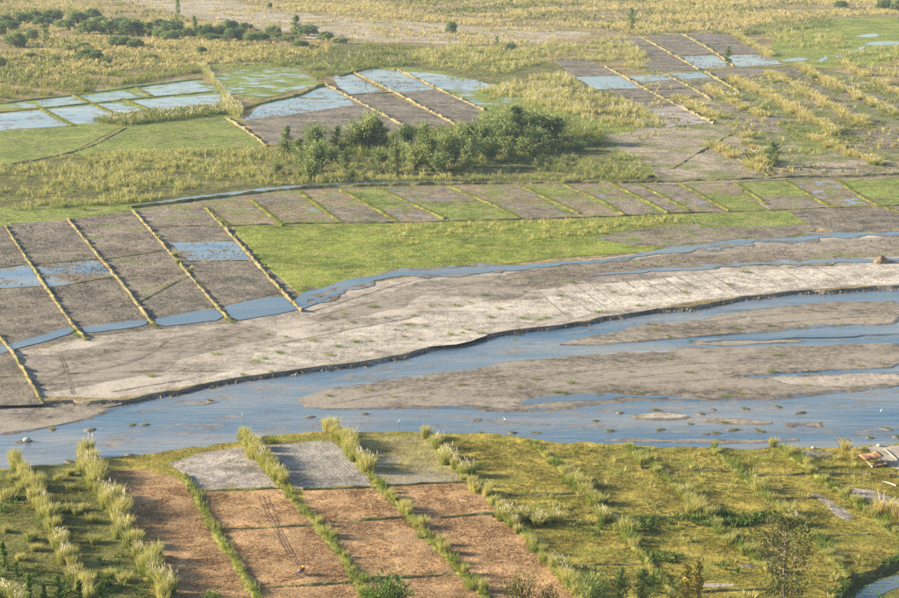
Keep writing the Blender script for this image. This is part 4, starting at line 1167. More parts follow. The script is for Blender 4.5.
def reed_proto(flower, seed, mat, nb=300, spread=0.45, radius=0.30, tint=(0.25, 0.75)):
    r = np.random.default_rng(seed)
    z = np.zeros((1, 3))
    k = 5
    pos = np.stack([r.normal(0, 0.16, k), r.normal(0, 0.16, k), np.zeros(k)], -1)
    hs = r.uniform(0.7, 1.0, k)
    V, Fc, A = blades(pos, hs, nb // k, 0.032, spread, radius, tint=r.uniform(*tint, k), rng=r)
    me = np_mesh('leaves', V, Fc, A)
    me.materials.append(mat)
    parts = [('leaves', me)]
    if flower:
        V, Fc, A = plumes(pos, hs * 1.02, flower, 0.42, 0.26, rng=r)
        m2 = np_mesh('flower_heads', V, Fc, A)
        m2.materials.append(M['plume'])
        parts.append(('flower_heads', m2))
    return parts


LEAFY = [Proto('reed_clump', reed_proto(0, 20 + i, M['reed'], tint=(0.35, 0.9))) for i in range(5)]
FLOWER = [Proto('flowering_reed_clump', reed_proto(f, 30 + i, M['reed'])) for i, f in enumerate((2, 3, 4, 6))]
GREENC = [Proto('grass_clump', reed_proto(0, 40 + i, M['lush'], 90, 0.7, 0.3)) for i in range(4)]
DRYC = [Proto('golden_reed_clump', reed_proto(0, 50 + i, M['reed' if i % 2 else 'reed_dry'], 150, 0.5, 0.26, (0.45, 0.95))) for i in range(4)]


def along(pts, z, spacing, rng):
    P = smooth_line(GV([p[0] for p in pts], [p[1] for p in pts], z), 1)
    seg = np.linalg.norm(np.diff(P, axis=0), axis=1)
    cum = np.concatenate([[0], np.cumsum(seg)])
    d, out = rng.uniform(0, spacing), []
    while d < cum[-1]:
        i = min(np.searchsorted(cum, d, side='right') - 1, len(seg) - 1)
        out.append((P[i] + (P[i + 1] - P[i]) * (d - cum[i]) / seg[i], d / cum[-1]))
        d += spacing * rng.uniform(0.7, 1.35)
    return out


def reed_row(pts, z, spacing, hmin, hmax, row, group, flower=0.3, kinds=None, seed=1, side=0.5, gap=0.0, end='the river', wide=0.74, hf=None):
    r = np.random.default_rng(seed)
    n = 0
    for p, u in along(pts, z, spacing, r):
        if r.uniform() < gap:
            continue
        fl = r.uniform() < flower
        pr = FLOWER[r.integers(len(FLOWER))] if fl else (kinds or LEAFY)[r.integers(len(kinds or LEAFY))]
        h = r.uniform(hmin, hmax) * (hf(u) if hf else 1)
        e = pr.place((p[0] + r.normal(0, side), p[1] + r.normal(0, side), z), h, r.uniform(0, 6.28), wide * r.uniform(0.8, 1.2))
        tag(e, '%s reed clump from %s, %s%s' % (ORD[n], end, 'flowering, ' if fl else '', row), 'reed clump', group)
        n += 1


NG = 'reed clumps along the near bank bunds'
reed_row([(14, 462), (30, 488), (46, 514), (62, 544), (76, 572), (90, 604)], NB, 1.8, 2.1, 3.8, 'the leftmost near reed row', NG, 0.2, seed=1, side=0.7)
reed_row([(78, 452), (97, 482), (118, 513), (136, 545), (152, 572), (172, 604)], NB, 1.75, 2.3, 4.2, 'the tall row left of the stubble', NG, 0.4, seed=2, side=0.7)
reed_row([(243, 437), (265, 464), (285, 488)], NB, 2.2, 2.4, 3.6, 'the row right of the ashy rectangle', NG, 0.25, seed=3)
reed_row([(290, 494), (312, 518), (337, 549), (362, 588), (372, 604)], NB, 2.4, 1.2, 2.4, 'the low row right of the motorcycle', NG, 0.0, kinds=GREENC + LEAFY[:2], seed=4, gap=0.1)
reed_row([(329, 426), (348, 448), (372, 474)], NB, 2.2, 2.7, 3.8, 'the row right of the planted pale field', NG, 0.35, seed=5)
reed_row([(376, 482), (400, 506), (440, 550), (488, 600)], NB, 2.5, 1.4, 2.9, 'row between the right stubble strips', NG, 0.08, kinds=GREENC + LEAFY, seed=6, gap=0.12)
reed_row([(427, 434), (446, 458), (470, 480)], NB, 2.4, 1.8, 3.4, 'the row right of the puddled grass', NG, 0.35, seed=7)
reed_row([(476, 484), (505, 514), (528, 540), (555, 568), (590, 606)], NB, 2.3, 1.8, 3.2, 'the row along the last stubble strip', NG, 0.25, kinds=LEAFY + GREENC[:2], seed=8)
reed_row([(530, 440), (552, 461), (580, 486), (606, 516), (640, 552)], NB, 2.2, 1.3, 3.0, 'sparse grass row nearest the stubble', NG, 0.10, kinds=GREENC + LEAFY, seed=9, gap=0.25, wide=1.05)
reed_row([(626, 446), (650, 465), (682, 492), (706, 516), (740, 546), (770, 576)], NB, 2.1, 1.3, 2.9, 'the second sparse row in the grass', NG, 0.06, kinds=GREENC + LEAFY, seed=10, gap=0.25, wide=1.05)
reed_row([(712, 448), (740, 474), (770, 500), (802, 528), (838, 564)], NB, 2.1, 1.3, 2.7, 'the third sparse row in the grass', NG, 0.05, kinds=GREENC + LEAFY, seed=11, gap=0.25, wide=1.05)
reed_row([(777, 446), (806, 468), (824, 481), (842, 494), (868, 514), (900, 540)], NB, 2.2, 1.6, 2.8, 'the reed row at the right', NG, 0.0, kinds=LEAFY[:3] + GREENC, seed=12)
for x, y, h, fl, lab in ((846, 450, 2.6, 0, 'yellow reed clump left of the collapsed thatch shelter'), (856, 457, 2.2, 0, 'low dry reed clump touching the thatch shelter'), (884, 512, 3.6, 0, 'big golden reed clump at the right edge by bare ground'), (896, 516, 3.6, 0, 'golden reed clump cut by the right edge'),
                       (272, 442, 2.4, 0, 'single green reed clump on the river edge above planted rows'), (573, 484, 2.6, 0, 'lone bright green bush of grass in the near grass'), (578, 489, 2.4, 0, 'bright green grass bush just below the lone one'),
                       (538, 524, 2.4, 1, 'slim flowering reed in the weed belt'), (605, 521, 2.8, 1, 'flowering reed clump at the middle of the weed belt'), (562, 570, 2.6, 1, 'flowering reed at the lower end of the stubble edge'), (557, 522, 2.2, 1, 'small flowering reed in the weed belt left part'), (520, 520, 2.6, 1, 'flowering reed where weed belt meets the stubble'),
                       (5, 600, 3.2, 1, 'flowering reed in the lower left corner'), (18, 606, 3.0, 1, 'second flowering reed in the lower left corner')):
    pr = (FLOWER if fl else (DRYC if 'golden' in lab or 'yellow' in lab or 'dry' in lab else GREENC))[int(x) % 4]
    tag(pr.place(G(x, y, NB), h, x * 0.7, 1.15), lab, 'reed clump', 'single reed clumps on the near bank')
LOOSE = ((6, 532, 1.8), (30, 540, 2.0), (35, 550, 1.6), (20, 560, 1.6), (68, 512, 2.0), (78, 514, 2.0), (92, 522, 1.8), (94, 542, 2.0), (82, 510, 1.7), (70, 475, 1.6), (15, 482, 2.2), (25, 490, 2.4), (10, 498, 2.4), (60, 480, 1.6), (70, 490, 1.4), (110, 578, 2.0), (125, 582, 1.8))
for i, (x, y, h) in enumerate(LOOSE):
    tag(LEAFY[i % 5].place(G(x, y, NB), h, i, 1.1), 'loose yellowish grass clump at left, %s by distance from the river' % ORD[sorted(range(17), key=lambda q: LOOSE[q][1] + 0.01 * q).index(i)], 'reed clump', 'loose clumps in the left grass')

RG = 'reed clumps on the fallow field bunds'
for k, (row, pts, gap) in enumerate((('the short row nearest the pale thicket', [(676, 98), (695, 107), (716, 120)], 0.0), ('the second fallow row', [(704, 88), (730, 100), (764, 118)], 0.0), ('the long middle fallow row', [(727, 77), (760, 92), (800, 114), (838, 136)], 0.0), ('the fourth fallow row', [(764, 72), (800, 89), (832, 107), (870, 128)], 0.15),
                                     ('the fifth fallow row', [(797, 66), (820, 78), (846, 91), (895, 116)], 0.15), ('the row above the flooded plots', [(728, 33), (748, 43), (772, 57)], 0.0), ('the rightmost fallow row', [(840, 62), (870, 80), (905, 96)], 0.2), ('the low row left of the round tree', [(740, 134), (752, 148), (768, 166)], 0.35), ('the lowest right fallow row', [(800, 132), (830, 148), (880, 165)], 0.4), ('the row below the diagonal dike', [(713, 147), (740, 160), (765, 174)], 0.3))):
    reed_row(pts, ZN, 4.6, 2.4, 4.0, row, RG, 0.08, kinds=DRYC, seed=60 + k, side=1.2, gap=gap, end='its far end', wide=2.0)
LG = 'reed clumps on the left paddy bunds'
for k, (row, pts) in enumerate((('the left paddy bund in third place', [(150, 228), (166, 247), (190, 275)]), ('the bund edging the green field', [(232, 235), (262, 268), (290, 298)]))):
    reed_row(pts, ZN + 0.3, 9.0, 0.8, 2.0, row, LG, 0.2, kinds=LEAFY, seed=80 + k, side=0.5, gap=0.3, end='its far end')
BENDS = ((80, 337, 1.4), (74, 331, 1.2), (86, 340, 1.0), (152, 325, 1.3), (156, 328, 1.0), (228, 320, 1.3), (232, 323, 1.0), (76, 335, 1.0), (293, 303, 1.2), (85, 210, 2.2), (65, 206, 2.0))
for i, (x, y, w_) in enumerate(BENDS):
    tag(GREENC[i % 4].place(G(x, y, ZN + 0.1), w_, i * 1.3, 1.5), '%s bright green grass clump from the left along the left paddies' % rank(i, BENDS), 'grass clump', 'green clumps where the left bunds meet the water')
SPOT = 'small green tufts on the river sand'
sand_tufts = [(185, 369), (215, 354), (150, 376), (285, 337), (268, 335), (222, 340), (280, 353), (266, 359), (284, 346), (255, 362), (243, 375), (270, 372), (240, 338), (330, 355), (355, 342), (370, 341), (385, 318), (410, 325), (415, 316), (425, 326), (440, 305), (455, 306), (450, 335), (462, 333), (470, 303), (485, 295), (490, 317), (500, 309), (510, 307),
              (525, 319), (540, 320), (525, 292), (535, 293), (545, 318), (560, 296), (430, 306), (395, 330), (375, 307), (352, 322), (345, 314), (320, 325), (312, 341), (338, 347), (404, 337), (420, 340), (480, 333), (467, 330), (515, 340), (590, 303), (600, 312), (613, 292), (640, 296), (650, 287), (685, 293), (730, 285), (715, 268), (740, 262), (745, 272), (790, 268), (830, 265), (865, 283), (640, 306), (575, 283), (690, 286)]
for i, (x, y) in enumerate(sand_tufts):
    e = GREENC[i % 4].place(G(x, y, ZN + 0.03), 0.55 + 0.3 * ((i * 7) % 5) / 5, i, 1.5 + 0.7 * ((i * 3) % 4))
    tag(e, '%s green grass tuft from the left on the pale sand terrace' % rank(i, sand_tufts), 'grass tuft', SPOT)
bar_tufts = [(498, 380), (535, 379), (570, 383), (610, 385), (430, 394), (395, 397), (330, 396), (370, 390), (648, 324), (655, 330), (670, 337), (690, 341), (720, 334), (738, 329), (770, 326), (805, 325), (840, 325), (560, 393), (568, 394), (640, 393), (720, 371), (725, 397), (770, 372), (775, 372), (810, 371), (808, 385), (860, 366), (884, 364), (884, 384), (690, 373), (720, 390), (600, 395), (700, 397), (740, 394), (460, 385), (630, 372), (670, 360), (780, 355), (520, 388)]
for i, (x, y) in enumerate(bar_tufts):
    e = GREENC[i % 4].place(G(x, y, 0.16), 0.5 + 0.25 * ((i * 7) % 5) / 5, i, 1.6 + 0.6 * ((i * 3) % 4))
    tag(e, '%s green grass tuft from the left on the grey river bars' % rank(i, bar_tufts), 'grass tuft', 'tufts on the river bars')
riv = [(28, 441), (20, 442), (52, 429), (132, 425), (145, 425), (90, 430), (210, 401), (640, 417), (660, 430), (705, 434), (715, 433), (733, 430), (620, 413), (700, 414), (725, 423), (745, 409), (778, 407), (843, 440), (870, 438), (897, 437), (886, 429), (713, 410), (610, 431), (760, 431), (365, 414), (310, 417), (480, 434), (512, 433), (536, 433), (477, 420), (595, 421), (655, 410), (800, 413), (130, 455), (70, 462), (205, 459), (690, 424), (790, 426)]
for i, (x, y) in enumerate(riv):
    p = G(x, y, 0.0)
    e = empty('grassy_islet', p, i * 0.9, (1.0 + 0.5 * (i % 3), 1.0 + 0.3 * (i % 2), 1))
    r = random.Random(i)
    n = 10
    V = [(0, 0, 0.16)] + [(math.cos(a) * q, math.sin(a) * q, 0.10) for a, q in ((k * math.tau / n, r.uniform(0.45, 0.8)) for k in range(n))] + [(math.cos(k * math.tau / n) * 1.15, math.sin(k * math.tau / n) * 1.15, -0.15) for k in range(n)]
    Fc = []
    for k in range(n):
        j = (k + 1) % n
        Fc += [(0, 1 + k, 1 + j), (1 + k, 1 + n + k, 1 + n + j), (1 + k, 1 + n + j, 1 + j)]
    link('mud', np_mesh('mud', np.array(V), np.array(Fc), smooth=True), M['scar'], e)
    if i % 4 != 1:
        o = bpy.data.objects.new('grass', GREENC[i % 4].parts[0][1])
        COL.objects.link(o)
        o.parent = e
        o.scale = (1.2, 1.2, 0.38)
        o.location = (0, 0, 0.1)
    tag(e, '%s small %s islet from the left in the shallow river' % (rank(i, riv), 'grassy' if i % 4 != 1 else 'bare mud'), 'islet', 'islets in the near channel')

# ------------------------------------------------------------------ trees
def tube(path, radii, n=6):
    """a tapered limb along a path"""
    path = np.array(path, float)
    V, Fc = [], []
    for i, p in enumerate(path):
        t = path[min(i + 1, len(path) - 1)] - path[max(i - 1, 0)]
        t /= max(np.linalg.norm(t), 1e-6)
        a = np.cross(t, [0.31, 0.95, 0.1])
        a /= np.linalg.norm(a)
        b = np.cross(t, a)
        for k in range(n):
            V.append(p + radii[i] * (a * math.cos(math.tau * k / n) + b * math.sin(math.tau * k / n)))
    for i in range(len(path) - 1):
        for k in range(n):
            j = (k + 1) % n
            a, b, c, d = i * n + k, i * n + j, (i + 1) * n + j, (i + 1) * n + k
            Fc += [(a, c, b), (a, d, c)]
    e = (len(path) - 1) * n
    for k in range(1, n - 1):
        Fc += [(e, e + k, e + k + 1), (0, k + 1, k)]
    return np.array(V), np.array(Fc), {}


def leaf_cards(c, d, size, aspect, tint, rng):
    """c centres, d long axes: one diamond leaf spray each"""
    n = len(c)
    r = rng.normal(0, 1, (n, 3))
    s = np.cross(d, r)
    s /= np.maximum(np.linalg.norm(s, axis=1, keepdims=True), 1e-6)
    d = d / np.maximum(np.linalg.norm(d, axis=1, keepdims=True), 1e-6)
    sz = (size * rng.uniform(0.6, 1.4, n))[:, None]
    V = np.stack([c - d * sz * 0.5, c + s * sz * aspect * 0.5, c + d * sz * 0.5, c - s * sz * aspect * 0.5], 1).reshape(-1, 3)
    i = np.arange(n) * 4
    Fc = np.concatenate([np.stack([i, i + 1, i + 2], -1), np.stack([i, i + 2, i + 3], -1)])
    return V, Fc, {'tint': np.repeat(np.clip(tint, 0, 1), 4)}


def feather_tree(seed, n_br=52, per=36, half=0.30, leaf='needles', bare=0.0, size=0.07, power=0.9):
    """upright tree with feathery rising branches (unit height)"""
    r = np.random.default_rng(seed)
    wood = [tube([(0, 0, -0.01), (0.01, 0.01, 0.3), (0, -0.01, 0.65), (0.01, 0, 0.97)], [0.022, 0.017, 0.010, 0.003])]
    C, D, T = [], [], []
    for i in range(n_br):
        u = bare + (1 - bare) * (i + r.uniform(0, 1)) / n_br
        az = r.uniform(0, math.tau)
        L = half * (1 - ((u - 0.3) / 0.7) ** 2 * 0.9 if u > 0.3 else 0.65 + u) ** power * r.uniform(0.55, 1.2)
        up = r.uniform(0.35, 0.9)
        p0 = np.array([0, 0, u * 0.93])
        dr = np.array([math.cos(az), math.sin(az), up])
        p1 = p0 + dr * L * 0.8
        if i % 2 == 0:
            wood.append(tube([p0, (p0 + p1) / 2, p1], [0.006, 0.004, 0.0015], 4))
        k = per
        t = r.uniform(0.15, 1.08, k)
        q = p0 + (p1 - p0) * t[:, None] + r.normal(0, 0.028, (k, 3))
        C.append(q)
        dd = dr + r.normal(0, 0.6, (k, 3))
        D.append(dd)
        T.append(np.full(k, r.uniform(0.1, 0.8)) + r.normal(0, 0.1, k) + 0.15 * t)
    cr = leaf_cards(np.vstack(C), np.vstack(D), size, 0.28, np.concatenate(T), r)
    return wood, [cr], leaf


def round_tree(seed, lobes=15, per=170, leaf='leaf_round', size=0.075):
    """broad rounded crown that reaches almost to the ground on a short forked trunk (unit height, about 1.2 wide)"""
    r = np.random.default_rng(seed)
    wood = [tube([(0, 0, -0.02), (0.01, 0, 0.15), (0.0, 0.02, 0.4)], [0.045, 0.035, 0.022])]
    C, D, T = [], [], []
    for i in range(lobes):
        az = i * 2.4 + r.uniform(-0.4, 0.4)
        u = (i + 0.5) / lobes
        zc = 0.16 + 0.62 * (1 - u) + r.uniform(-0.06, 0.06)
        rr = 0.40 * math.sqrt(max(0.0, 1 - ((zc - 0.22) / 0.62) ** 2)) * r.uniform(0.7, 1.1)
        c = np.array([math.cos(az) * rr, math.sin(az) * rr, zc])
        R = r.uniform(0.15, 0.24)
        wood.append(tube([(0, 0, 0.12), c * 0.6 + np.array([0, 0, 0.05]), c], [0.022, 0.012, 0.004], 5))
        v = r.normal(0, 1, (per, 3))
        v /= np.linalg.norm(v, axis=1, keepdims=True)
        q = c + v * (R * r.uniform(0.4, 1.1, per) ** 0.6)[:, None] * np.array([1, 1, 0.85])
        k = q[:, 2] > 0.02
        q, v = q[k], v[k]
        C.append(q)
        D.append(np.cross(v, r.normal(0, 1, v.shape)) + 0.35 * v)
        T.append(r.uniform(0.2, 0.75) + r.normal(0, 0.14, len(q)))
    return wood, [leaf_cards(np.vstack(C), np.vstack(D), size, 0.6, np.concatenate(T), r)], leaf


def open_tree(seed, n_cl=76, per=40, half=0.30):
    """tall sparse tree: pale trunk, ascending limbs, separate leaf clusters with gaps"""
    r = np.random.default_rng(seed)
    tr = [(0, 0, -0.02), (0.012, 0, 0.2), (-0.008, 0.01, 0.42), (0.01, 0.0, 0.66), (0.0, 0.0, 0.93)]
    wood = [tube(tr, [0.013, 0.011, 0.009, 0.006, 0.002], 7)]
    C, D, T = [], [], []
    for i in range(n_cl):
        u = 0.14 + 0.84 * (i + r.uniform()) / n_cl
        az = i * 2.399 + r.uniform(-0.5, 0.5)
        L = half * min(1.0, 0.55 + u) * (1.0 if u < 0.72 else max(0.25, 1 - (u - 0.72) * 2.6)) * r.uniform(0.25, 1.05)
        p0 = np.array([0, 0, u * 0.92])
        c = p0 + np.array([math.cos(az) * L, math.sin(az) * L, L * r.uniform(0.15, 0.6)])
        wood.append(tube([p0, p0 * 0.5 + c * 0.5 + np.array([0, 0, 0.008]), c], [0.004, 0.0028, 0.001], 4))
        R = r.uniform(0.028, 0.055)
        q = c + r.normal(0, 1, (per, 3)) * R * np.array([1, 1, 0.7])
        C.append(q)
        D.append(r.normal(0, 1, (per, 3)))
        T.append(r.uniform(0.15, 0.75) + r.normal(0, 0.13, per))
    return wood, [leaf_cards(np.vstack(C), np.vstack(D), 0.03, 0.5, np.concatenate(T), r)], 'leaf_olive'


def bush(seed, n=40, per=30, leaf='needles', half=0.5, size=0.10):
    """many-stemmed bush with rising sprays (unit height)"""
    r = np.random.default_rng(seed)
    wood, C, D, T = [], [], [], []
    for i in range(n):
        az = i * 2.399
        ln = r.uniform(0.05, 0.75)
        L = r.uniform(0.6, 1.0)
        dr = np.array([math.cos(az) * math.sin(ln) * half * 2, math.sin(az) * math.sin(ln) * half * 2, math.cos(ln * 0.8)])
        b = np.array([r.normal(0, 0.03), r.normal(0, 0.03), -0.02])
        if i % 3 == 0:
            wood.append(tube([b, b + dr * L * 0.5, b + dr * L * 0.85], [0.014, 0.009, 0.003], 4))
        t = r.uniform(0.25, 1.02, per)
        C.append(b + dr * L * t[:, None] + r.normal(0, 0.045, (per, 3)))
        D.append(dr + r.normal(0, 0.5, (per, 3)))
        T.append(r.uniform(0.1, 0.8) + 0.2 * t + r.normal(0, 0.1, per))
    return wood, [leaf_cards(np.vstack(C), np.vstack(D), size, 0.3, np.concatenate(T), r)], leaf


def tree_proto(name, spec):
    wood, cr, leaf = spec
    V, Fc, _ = join_arrays(wood)
    mw = np_mesh('trunk', V, Fc, smooth=True)
    mw.materials.append(M['bark'])
    V, Fc, A = join_arrays(cr)
    mc = np_mesh('crown', V, Fc, A)
    mc.materials.append(M[leaf])
    return Proto(name, [('trunk', mw), ('crown', mc)])


FEA = [tree_proto('feathery_tree', feather_tree(200 + i)) for i in range(4)]
FEB = [tree_proto('feathery_tree', bush(270 + i, 60, 34, 'needles', 0.30 + 0.03 * i, 0.075)) for i in range(4)]
RND = [tree_proto('rounded_tree', round_tree(210 + i)) for i in range(4)]
OPN = tree_proto('tall_sparse_tree', open_tree(223))
BSH = [tree_proto('feathery_bush', bush(230 + i)) for i in range(3)]
BSO = [tree_proto('olive_bush', bush(240 + i, leaf='leaf_olive', size=0.08)) for i in range(2)]
BSG = tree_proto('green_bush', bush(245, leaf='weed'))
SAP = [tree_proto('young_sapling', feather_tree(250 + i, 26, 26, 0.2, 'weed', 0.05, 0.10, 1.0)) for i in range(3)]
SHO = tree_proto('pale_shoot', feather_tree(260, 22, 20, 0.10, 'grass', 0.1, 0.09, 1.0))


def plant(pr, x, y, wpx, hpx, z, label, cat='tree', group=None, unitw=1.0):
    m = mpp(x, y)
    h = hpx * m
    e = pr.place(G(x, y, z), h, (x * 0.37) % 6.28, (wpx * m) / (h * unitw))
    tag(e, label, cat, group)
    return e


rounded = [(5, 23, 15, 9), (20, 23, 14, 11), (33, 22, 18, 12), (53, 21, 18, 12), (78, 25, 18, 14), (93, 19, 14, 11), (89, 34, 18, 14), (110, 34, 22, 15), (131, 35, 26, 16), (148, 31, 10, 10), (16, 47, 20, 15), (32, 40, 13, 11),
           (120, 47, 20, 12), (136, 48, 15, 10), (83, 48, 14, 6), (90, 60, 24, 12), (58, 61, 14, 5), (1, 36, 10, 14), (0, 68, 10, 12), (154, 36, 14, 8), (160, 28, 16, 10), (173, 34, 24, 14), (170, 41, 18, 11), (205, 36, 18, 12), (219, 36, 15, 12),
           (231, 33, 14, 14), (240, 36, 11, 9), (251, 42, 16, 10), (272, 34, 15, 9), (201, 53, 12, 7), (308, 36, 20, 12), (326, 40, 15, 9), (232, 40, 18, 12), (275, 38, 14, 6)]
rounded += [(42, 26, 18, 10), (65, 29, 18, 10), (100, 27, 18, 11), (122, 27, 18, 10), (160, 38, 16, 9), (186, 38, 18, 11), (212, 41, 16, 8), (245, 31, 14, 9), (262, 40, 16, 8), (288, 42, 14, 7), (10, 30, 16, 10), (70, 52, 14, 7), (30, 58, 14, 6), (150, 60, 16, 6), (105, 64, 14, 6), (300, 48, 16, 8), (340, 44, 14, 7)]
rounded.sort()
for i, (x, y, wp, hp) in enumerate(rounded):
    plant(RND[i % 4], x, y, wp * 1.25, hp * 1.05, ZN, '%s rounded dark tree from the left in the upper left golden grass' % ORD[i], 'tree', 'rounded trees of the upper left grassland', 1.15)
for x, y, wp, hp, lab, k in ((45, 42, 15, 18, 'dark pointed tree among the rounded trees at far left', 0), (195, 37, 9, 21, 'slim pointed tree in the middle of the rounded tree row', 1), (296, 39, 17, 24, 'tall feathery tree at the right end of the rounded trees', 2), (178, 16, 8, 18, 'dark slim tree standing on the sandy flat at the top', 3),
                             (631, 28, 11, 20, 'lone upright tree above the dark grid of plots', 1), (497, 47, 6, 11, 'small pointed tree in the golden reed thicket', 2), (728, 64, 11, 18, 'lone little tree on the flooded dark plot', 0), (773, 167, 22, 26, 'lone round feathery tree on the fallow field', 3)):
    plant(FEA[k], x, y, wp, hp, ZN, lab, 'tree', None, 0.66)
for x, y, wp, hp, lab in ((451, 34, 13, 14, 'lone bushy tree on the sandy flat'), (511, 51, 13, 9, 'low rounded bush in the golden reed thicket'), (841, 8, 18, 8, 'left dark tree clump at the top right edge'), (884, 10, 20, 12, 'dark tree in the top right corner'), (897, 12, 14, 14, 'dark tree cut by the top right corner'), (270, 8, 7, 6, 'small golden bush on the far sand')):
    plant(RND[int(x) % 4], x, y, wp, hp, ZN, lab, 'tree', None, 1.15)
grove = [(287, 152, 14, 24), (300, 162, 20, 22), (315, 148, 18, 26), (318, 170, 24, 30), (310, 179, 18, 22), (337, 147, 15, 20), (359, 148, 22, 28), (370, 148, 26, 35), (381, 149, 18, 26), (395, 173, 18, 24), (407, 146, 15, 24), (423, 142, 14, 20), (415, 169, 22, 24), (431, 168, 26, 28),
         (443, 152, 14, 20), (451, 166, 28, 36), (459, 146, 12, 24), (470, 162, 22, 34), (481, 152, 24, 32), (495, 144, 26, 30), (506, 149, 20, 26), (516, 143, 28, 34), (531, 141, 26, 33), (535, 149, 22, 22), (545, 142, 26, 28), (557, 143, 22, 24), (440, 172, 18, 20), (567, 145, 14, 14), (345, 168, 14, 16), (466, 170, 18, 20), (352, 178, 10, 10), (277, 172, 12, 12), (488, 160, 22, 24), (510, 158, 20, 20), (525, 155, 20, 18), (550, 152, 20, 16), (405, 160, 18, 18), (380, 165, 16, 16), (425, 155, 18, 20), (330, 160, 14, 14), (578, 150, 14, 10)]
grove.sort()
for i, (x, y, wp, hp) in enumerate(grove):
    plant((FEB + FEA[:2])[(i * 5) % 6], x, y + 1, wp * 1.35, hp * 1.15, ZN, '%s feathery dark tree from the left in the middle grove' % ORD[i], 'tree', 'feathery trees of the middle grove', 0.66)
for x, y, wp, hp, pr, lab, c in ((783, 614, 56, 106, OPN, 'tall sparse olive tree with pale trunk at lower right', 'tree'), (388, 614, 56, 44, BSG, 'broad green bush at the bottom below the stubble', 'bush'), (518, 614, 42, 46, BSO[0], 'olive bush at the bottom left of the dark bushes', 'bush'), (548, 616, 30, 36, BSO[1], 'smaller olive bush at the bottom beside the reed row end', 'bush'),
                                 (592, 614, 34, 50, BSH[0], 'dark feathery bush at the bottom, first right of reed row', 'bush'), (621, 614, 24, 50, FEA[1], 'dark slender tree at the bottom, middle of three', 'tree'), (642, 614, 26, 48, FEA[2], 'dark slender tree at the bottom, right of three', 'tree'), (686, 614, 20, 56, SHO, 'thin pale shoot tree at the bottom right of dark trees', 'tree'), (698, 614, 18, 60, SHO, 'taller thin pale shoot tree beside the other shoot', 'tree'),
                                 (212, 604, 22, 16, BSG, 'small green bush at the bottom of the low grassy bund', 'bush'), (672, 612, 16, 26, BSO[0], 'low olive bush between dark trees and pale shoots', 'bush'),
                                 (455, 612, 18, 14, BSO[1], 'tiny olive bush at the bottom edge of the stubble', 'bush')):
    plant(pr, x, y, wp, hp, NB, lab, c, None, 0.64 if pr in (OPN, FEA[1], FEA[2]) else (0.3 if pr is SHO else 1.0))
for i, (x, y, wp, hp) in enumerate(((4, 570, 14, 30), (30, 614, 14, 42), (45, 614, 11, 32), (59, 614, 14, 42), (80, 614, 14, 36), (102, 614, 13, 34), (17, 580, 8, 20))):
    plant(SAP[i % 3], x, y, wp, hp, NB, '%s green sapling from the left in the lower left corner' % ORD[sorted((4, 30, 45, 59, 80, 102, 17)).index(x)], 'sapling', 'saplings in the lower left corner', 0.45)


# ------------------------------------------------------------------ people, animals and small things
def skinned(name, joints, bones, mat, parent=None, sub=1, root=0):
    bm = bmesh.new()
    ly = bm.verts.layers.skin.verify()
    vs = []
    for i, (p, r) in enumerate(joints):
        v = bm.verts.new(p)
        v[ly].radius = (r, r) if not isinstance(r, tuple) else r
        v[ly].use_root = i == root
        vs.append(v)
    for a, b in bones:
        bm.edges.new((vs[a], vs[b]))
    me = bpy.data.meshes.new(name)
    bm.to_mesh(me)
    bm.free()
    o = link(name, me, mat, parent)
    o.modifiers.new('skin', 'SKIN').use_smooth_shade = True
    sb = o.modifiers.new('sub', 'SUBSURF')
    sb.levels = sb.render_levels = sub
    return o


def ball(name, c, r, mat, parent=None, seg=12, jitter=0.0, seed=0):
    bm = bmesh.new()
    bmesh.ops.create_uvsphere(bm, u_segments=seg, v_segments=max(6, seg // 2 + 2), radius=1.0)
    rr = random.Random(seed)
    for v in bm.verts:
        k = 1 + rr.uniform(-jitter, jitter)
        v.co = Vector((v.co.x * r[0] * k + c[0], v.co.y * r[1] * k + c[1], v.co.z * r[2] * k + c[2]))
    for f in bm.faces:
        f.smooth = True
    me = bpy.data.meshes.new(name)
    bm.to_mesh(me)
    bm.free()
    return link(name, me, mat, parent)


def pipe(name, path, radii, mat, parent=None, n=8):
    V, Fc, _ = tube(path, radii if isinstance(radii, (list, tuple)) else [radii] * len(path), n)
    return link(name, np_mesh(name, V, Fc, smooth=True), mat, parent)


def loft(name, rings, mat, parent=None, n=12):
    """rings: (x, z, half width, half height)"""
    V, Fc = [], []
    for x, z, a, b in rings:
        for k in range(n):
            t = math.tau * k / n
            V.append((x, a * math.cos(t), z + b * math.sin(t)))
    for i in range(len(rings) - 1):
        for k in range(n):
            j = (k + 1) % n
            a, b, c, d = i * n + k, i * n + j, (i + 1) * n + j, (i + 1) * n + k
            Fc += [(a, c, b), (a, d, c)]
    for e, rev in ((0, 1), ((len(rings) - 1) * n, 0)):
        for k in range(1, n - 1):
            Fc.append((e, e + k, e + k + 1) if not rev else (e, e + k + 1, e + k))
    return link(name, np_mesh(name, np.array(V), np.array(Fc), smooth=True), mat, parent)


